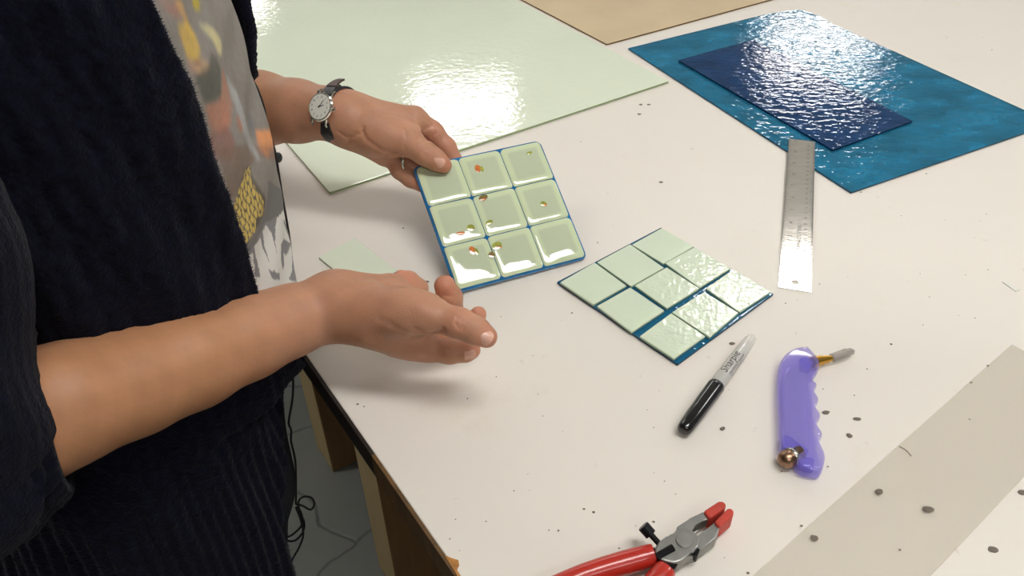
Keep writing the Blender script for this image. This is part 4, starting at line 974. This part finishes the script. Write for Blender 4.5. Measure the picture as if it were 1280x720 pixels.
# ---- cardigan: open shell with ribbing, and two sleeves
CO = .016
def edge_th(px, py):
    tt = np.radians(np.linspace(-100, -20, 321)); zz = np.linspace(-.3, .48, 781); T_, Z_ = np.meshgrid(tt, zz, indexing='ij'); gx, gy = proj(S(T_, Z_, CO)); i = np.argmin((gx-px)**2+(gy-py)**2)
    return Z_.ravel()[i], T_.ravel()[i]
ed = [edge_th(*p) for p in ((184, 0), (212, 60), (238, 110), (258, 180), (272, 225), (288, 265), (304, 315), (320, 372), (335, 425), (347, 480), (350, 560), (350, 660))]
ed.sort(); print('cardigan edge', [(round(float(a_), 3), round(math.degrees(b_), 1)) for a_, b_ in ed])
eR = lambda z: np.interp(z, [q[0] for q in ed], [q[1] for q in ed])
eL = lambda z: np.radians(np.interp(z, [-.2, .1, .20, .26, .5], [60, 50, 14, 5, 5]))
nt_, nz_ = 420, 330; uu = np.linspace(0, 1, nt_); zc = np.linspace(-.22, .47, nz_)
U_, Z_ = np.meshgrid(uu, zc, indexing='ij'); T0 = eR(Z_); T1 = eL(Z_)-2*math.pi; T_ = T0+(T1-T0)*U_
bk = np.clip(-np.cos(T_), 0, 1)
def knit(T_, Z_, U_):
    hem = 1/(1+np.exp((Z_+.03)/.015))
    d = hem*.0016*np.sin(T_*85)+(1-hem)*(.0012*np.sin(T_*60+.8*np.sin(Z_*25))*(.5+.5*np.sin(Z_*120+3*np.sin(T_*9))))
    d += .0030*np.sin(T_*5+Z_*9)*np.sin(Z_*14+1)+.0018*np.sin(T_*17+Z_*30)
    d += rng.normal(0, .0004, T_.shape)
    return d
dd = knit(T_, Z_, U_)
roll = .004*np.exp(-(U_/.02)**2)+.004*np.exp(-((1-U_)/.02)**2)+.003*np.exp(-((Z_+.22)/.012)**2)
off = CO+dd+roll+bk*(.02+.028*np.clip((.25-Z_)/.4, 0, 1))
rad = lambda T_: Dv*np.cos(T_)[..., None]+Lv*np.sin(T_)[..., None]
OUT = S(T_, Z_, 0)+rad(T_)*off[..., None]; INN = S(T_, Z_, 0)+rad(T_)*(off-.007-.002)[..., None]
Vc = np.concatenate([OUT.reshape(-1, 3), INN.reshape(-1, 3)]); M_ = nt_*nz_
a = np.arange((nt_-1)*(nz_-1)); r, c = a//(nz_-1), a % (nz_-1); q = np.stack([r*nz_+c, r*nz_+c+1, (r+1)*nz_+c+1, (r+1)*nz_+c], 1)
rim = []
def ridx(i, j): return i*nz_+j
for j in range(nz_-1):
    rim += [(ridx(0, j), ridx(0, j)+M_, ridx(0, j+1)+M_, ridx(0, j+1)), (ridx(nt_-1, j), ridx(nt_-1, j+1), ridx(nt_-1, j+1)+M_, ridx(nt_-1, j)+M_)]
for i in range(nt_-1):
    rim += [(ridx(i, 0), ridx(i+1, 0), ridx(i+1, 0)+M_, ridx(i, 0)+M_), (ridx(i, nz_-1), ridx(i, nz_-1)+M_, ridx(i+1, nz_-1)+M_, ridx(i+1, nz_-1))]
M_knit = plain('navy_wool', srgb(13, 14, 28), .95, vary=.35, vscale=140, bump=.8, bscale=420, bdist=.0016, spec=.08, sheen=.05)
card = link('cardigan', mesh('cardigan', Vc, np.concatenate([q, q[:, ::-1]+M_, np.array(rim)])), M_knit, person, smooth=True)
def sleeve(path, rs, shear):
    pts = spline(path, 16); n = len(pts); rr = np.interp(np.linspace(0, len(rs)-1, n), range(len(rs)), rs); m = 110
    V = []; Fn = []; up = None
    for i in range(n):
        t = pts[min(i+1, n-1)]-pts[max(i-1, 0)]; t /= np.linalg.norm(t)
        if up is None: _, up, _ = frame(t)
        up = up-t*(up@t); up /= np.linalg.norm(up); v = np.cross(t, up); s = i/n
        for j in range(m):
            a_ = 2*math.pi*j/m; R = rr[i]+.0013*math.sin(a_*34)*(1 if s > .82 else .5)+.0035*math.sin(s*38+2*math.sin(a_*2))*(.3+.7*math.sin(math.pi*s))*(s < .9)+random.gauss(0, .0003)
            V.append(pts[i]+(up*math.cos(a_)+v*math.sin(a_))*R+(t*((up*math.cos(a_)+v*math.sin(a_))@shear)*R*max(0, (s-.72)/.28) if shear is not None else 0))
    e0 = n; t = unit(pts[-1]-pts[-2])
    for k, (dr, db) in enumerate(((-.003, .003), (-.008, .001), (-.010, -.02))):
        for j in range(m):
            a_ = 2*math.pi*j/m; dd_ = up*math.cos(a_)+v*math.sin(a_); V.append(pts[-1]+t*db+dd_*(rr[-1]+dr)+(t*(dd_@shear)*rr[-1] if shear is not None else 0))
    for i in range(n+2):
        for j in range(m):
            k = (j+1) % m; Fn.append((i*m+j, i*m+k, (i+1)*m+k, (i+1)*m+j))
    link('sleeve', mesh('sleeve', V, Fn), M_knit, card, smooth=True); return pts
cR = PD(62, 510, .536)
sleeve([B(.0, -.10, .425), SR+np.array([-.005, -.01, .01]), (SR+ER)/2+np.array([-.012, -.006, 0]), ER+np.array([-.014, -.016, .015]), ER+np.array([-.006, .002, -.010]), cR], [.062, .066, .066, .064, .058, .0500], (CRn@np.array([0, 1, 0]))*.62)
sleeve([B(.0, .10, .425), SL_+np.array([0, .01, .01]), (SL_+EL)/2, EL+np.array([-.012, .012, .0]), EL+(g1-EL)*.25], [.06, .064, .060, .056, .048], None)
# loose wool fibres along the edges
fv = []; ff = []
def fibre(p, d, L):
    i0 = len(fv); s3 = unit(np.cross(d, rng.normal(0, 1, 3)))*.00022; b3 = unit(d+rng.normal(0, .6, 3))*L
    fv.extend([p-s3, p+s3, p+b3*.5+s3*.6, p+b3*.5-s3*.6, p+b3+rng.normal(0, .3, 3)*L]); ff.append((i0, i0+1, i0+2, i0+3)); ff.append((i0+3, i0+2, i0+4))
for _ in range(4200):
    i = 0 if rng.random() < .45 else (nt_-1 if rng.random() < .2 else int(rng.integers(0, nt_*.45))); j = int(rng.integers(0, nz_)); p = OUT[i, j]
    fibre(p, unit(rad(np.array(T_[i, j]))*1.0+rng.normal(0, .5, 3)+(np.cross(rad(np.array(T_[i, j])), -Zv)*.9 if i == 0 else 0)), abs(rng.normal(0, .0012))+.0006)
fz = link('wool_fuzz', mesh('fuzz', fv, ff), plain('navy_fuzz', srgb(26, 28, 56), .9, spec=.1), card); fz['kind'] = 'stuff'

# ------------------------------------------------------------------ wrist watch
wc = PD(404, 134, .832); wa = unit(WL-g1)                   # forearm axis
wn = unit(CAM-wc); wn = unit(wn-wa*(wn@wa)); wn = unit(wn+wa*.05); wsd = np.cross(wa, wn)
wn = PD(404, 136, .806)-PD(404, 141.5, .834); wn = unit(wn-wa*(wn@wa)); wsd = np.cross(wa, wn); axis_pt = PD(404, 136, .806)-wn*.0272
watch = empty('wrist_watch', axis_pt, 'round silver watch with white dial and black leather strap on the far wrist', 'watch')
M_strap = plain('black_leather', srgb(24, 22, 26), .35, vary=.2, vscale=300, bump=.3, bscale=900)
M_brownl = plain('brown_leather', srgb(70, 45, 36), .45)
M_sil = plain('polished_silver', srgb(220, 218, 212), .12, metal=1)
RWx = .0272
def band(a0, a1, w0, w1, m, name, lift=0, n=40, th=.0018):
    V = []; Fn = []
    for i in range(n):
        s = i/(n-1); a_ = math.radians(a0+(a1-a0)*s); w_ = (w0+(w1-w0)*s)/2; d = wn*math.cos(a_)+wsd*math.sin(a_); R = RWx+(lift(s) if callable(lift) else lift)
        for (x, h) in ((-w_, 0), (-w_*.9, th), (w_*.9, th), (w_, 0)): V.append(axis_pt+wa*x+d*(R+h))
    for i in range(n-1):
        for j in range(4): k = (j+1) % 4; Fn.append((i*4+j, i*4+k, (i+1)*4+k, (i+1)*4+j))
    Fn += [(3, 2, 1, 0), tuple((n-1)*4+k for k in range(4))]
    return link(name, mesh('s', V, Fn), m, watch, smooth=False)
band(28, 345-0, .0145, .0145, M_strap, 'strap', n=90)
band(-28, -62, .0140, .0145, M_strap, 'strap_keeper', lift=.0022, n=14)
band(-50, -80, .0130, .0080, M_brownl, 'strap_tail', lift=lambda s: .003+.004*s, n=16)
cc_ = axis_pt+wn*(RWx-.0005)+wsd*(-.0008)
V, Fc = lathe(cc_, wn, [(0, .0122), (.0008, .0140), (.0045, .0144), (.0060, .0138), (.0066, .0128), (.0062, .0122)], 48, hint=wa); case = link('case', mesh('c', V, Fc), M_sil, watch, smooth=False)
V, Fc = lathe(cc_+wn*.0060, wn, [(0, .0123), (.0004, .0123)], 48, hint=wa); dial = link('dial', mesh('d', V, Fc), plain('dial_white', srgb(232, 230, 218), .35), watch)
cx = cc_+wn*.00660
up_d = unit(-wsd*1.0+wa*.10) if ((-wsd)@np.array([0, .6, .8]) > 0) else unit(wsd+wa*.1); rt_d = np.cross(up_d, wn)
def DL(x, y, h=0): return Vector(cx+rt_d*x+up_d*y+wn*h)
for k in range(1, 13):
    a_ = math.radians(90-30*k); text_obj(str(k), .0033, M_ink2, dial, lambda x, y, a_=a_: DL(x+.0094*math.cos(a_), y+.0094*math.sin(a_)), 'numeral', 'CENTER')
def hand_(ang, L, w_, nm):
    a_ = math.radians(ang); u_ = np.array([math.cos(a_), math.sin(a_)]); v_ = np.array([-u_[1], u_[0]])
    pts = [(-.0015*u_-w_*v_), (L*u_-w_*.5*v_), (L*u_+w_*.5*v_), (-.0015*u_+w_*v_)]
    bm = slab_bm([np.array(DL(p[0], p[1], .0005)) for p in pts], .0002); bm_obj(nm, bm, M_ink2, dial)
hand_(62, .0078, .00045, 'minute_hand'); hand_(22, .0055, .0006, 'hour_hand')
V, Fc = lathe(cx, wn, [(0, .0007), (.0009, .0006)], 12, hint=wa); link('hand_pin', mesh('p', V, Fc), M_ink2, dial)
V, Fc = lathe(cc_+wn*.0034+rt_d*.0140, rt_d, [(0, .0010), (.0012, .0010), (.0013, .0020), (.0032, .0020), (.0036, .0015)], 16, hint=wn); link('crown', mesh('k', V, Fc), M_sil, case)
for s1 in (1, -1):
    for s2 in (1, -1):
        q0 = cc_+wn*.0028+rt_d*.0085*s1+up_d*.0108*s2; V, Fc = tube([q0, q0+up_d*.0045*s2-wn*.0005, q0+up_d*.0070*s2-wn*.0032], [.0013, .0012, .0010], 8); link('lug', mesh('l', V, Fc), M_sil, case)
# finger ring
rg = PD(510, 199.5, .838)
V, Fc = tube([rg+unit(CAM-rg)*0+(np.array([0, 0, 1])*math.cos(t)+unit(np.cross(wa, [0, 0, 1.]))*math.sin(t))*.0104 for t in np.linspace(0, 2*math.pi, 28, endpoint=False)], .0012, 8, closed=True)
rgo = link('finger_ring', mesh('r', V, Fc), M_sil); local_to(rgo, rg); tag(rgo, 'thin silver ring on a finger curled beneath the tile', 'ring')

# ------------------------------------------------------------------ black cord hanging beside the person
M_cord = plain('black_cord', srgb(14, 14, 18), .6)
def hz(pts): return [PH(x, y, h) for x, y, h in pts]
cordp = hz([(313, 96, 0.665), (322, 112, 0.662), (330, 135, 0.660), (334, 158, 0.655), (341, 180, 0.652), (345, 196, 0.650), (352, 240, 0.650), (362, 300, 0.655), (366, 350, 0.660), (364, 400, 0.655), (360, 430, 0.650), (361, 452, 0.640), (366, 470, 0.580), (366, 495, 0.570), (362, 520, 0.565), (361, 530, 0.560), (364, 538, 0.560), (364, 552, 0.560), (369, 575, 0.560), (370, 600, 0.560), (370, 630, 0.560)])
sp = spline(cordp, 6)
kn = hz([(370, 630, 0.560), (378, 632, 0.558), (388, 637, 0.556), (393, 630, 0.554), (389, 622, 0.556), (379, 621, 0.560), (373, 628, 0.562), (375, 640, 0.560), (380, 652, 0.558), (379, 664, 0.556), (370, 675, 0.556), (360, 676, 0.560), (358, 672, 0.562), (366, 668, 0.560), (378, 655, 0.558), (376, 640, 0.556), (370, 634, 0.556), (376, 650, 0.554), (379, 668, 0.552), (374, 684, 0.550), (366, 698, 0.550), (360, 712, 0.550), (352, 735, 0.550)])
V, Fc = tube(sp+spline(kn, 6)[1:], .0011, 7)
co = empty('cord', sp[0], 'thin black cord with a looped knot hanging beside the trousers', 'cord')
link('cord_line', mesh('c', V, Fc), M_cord, co, smooth=True)
V, Fc = lathe(PH(343, 197, .656), unit(PH(348, 197, .65)-PH(340, 197, .656)), [(0, .003), (.001, .0042), (.005, .0046), (.0065, .003)], 16); link('cord_clip', mesh('b', V, Fc), plain('clip_black', srgb(20, 20, 26), .25), co, smooth=True)
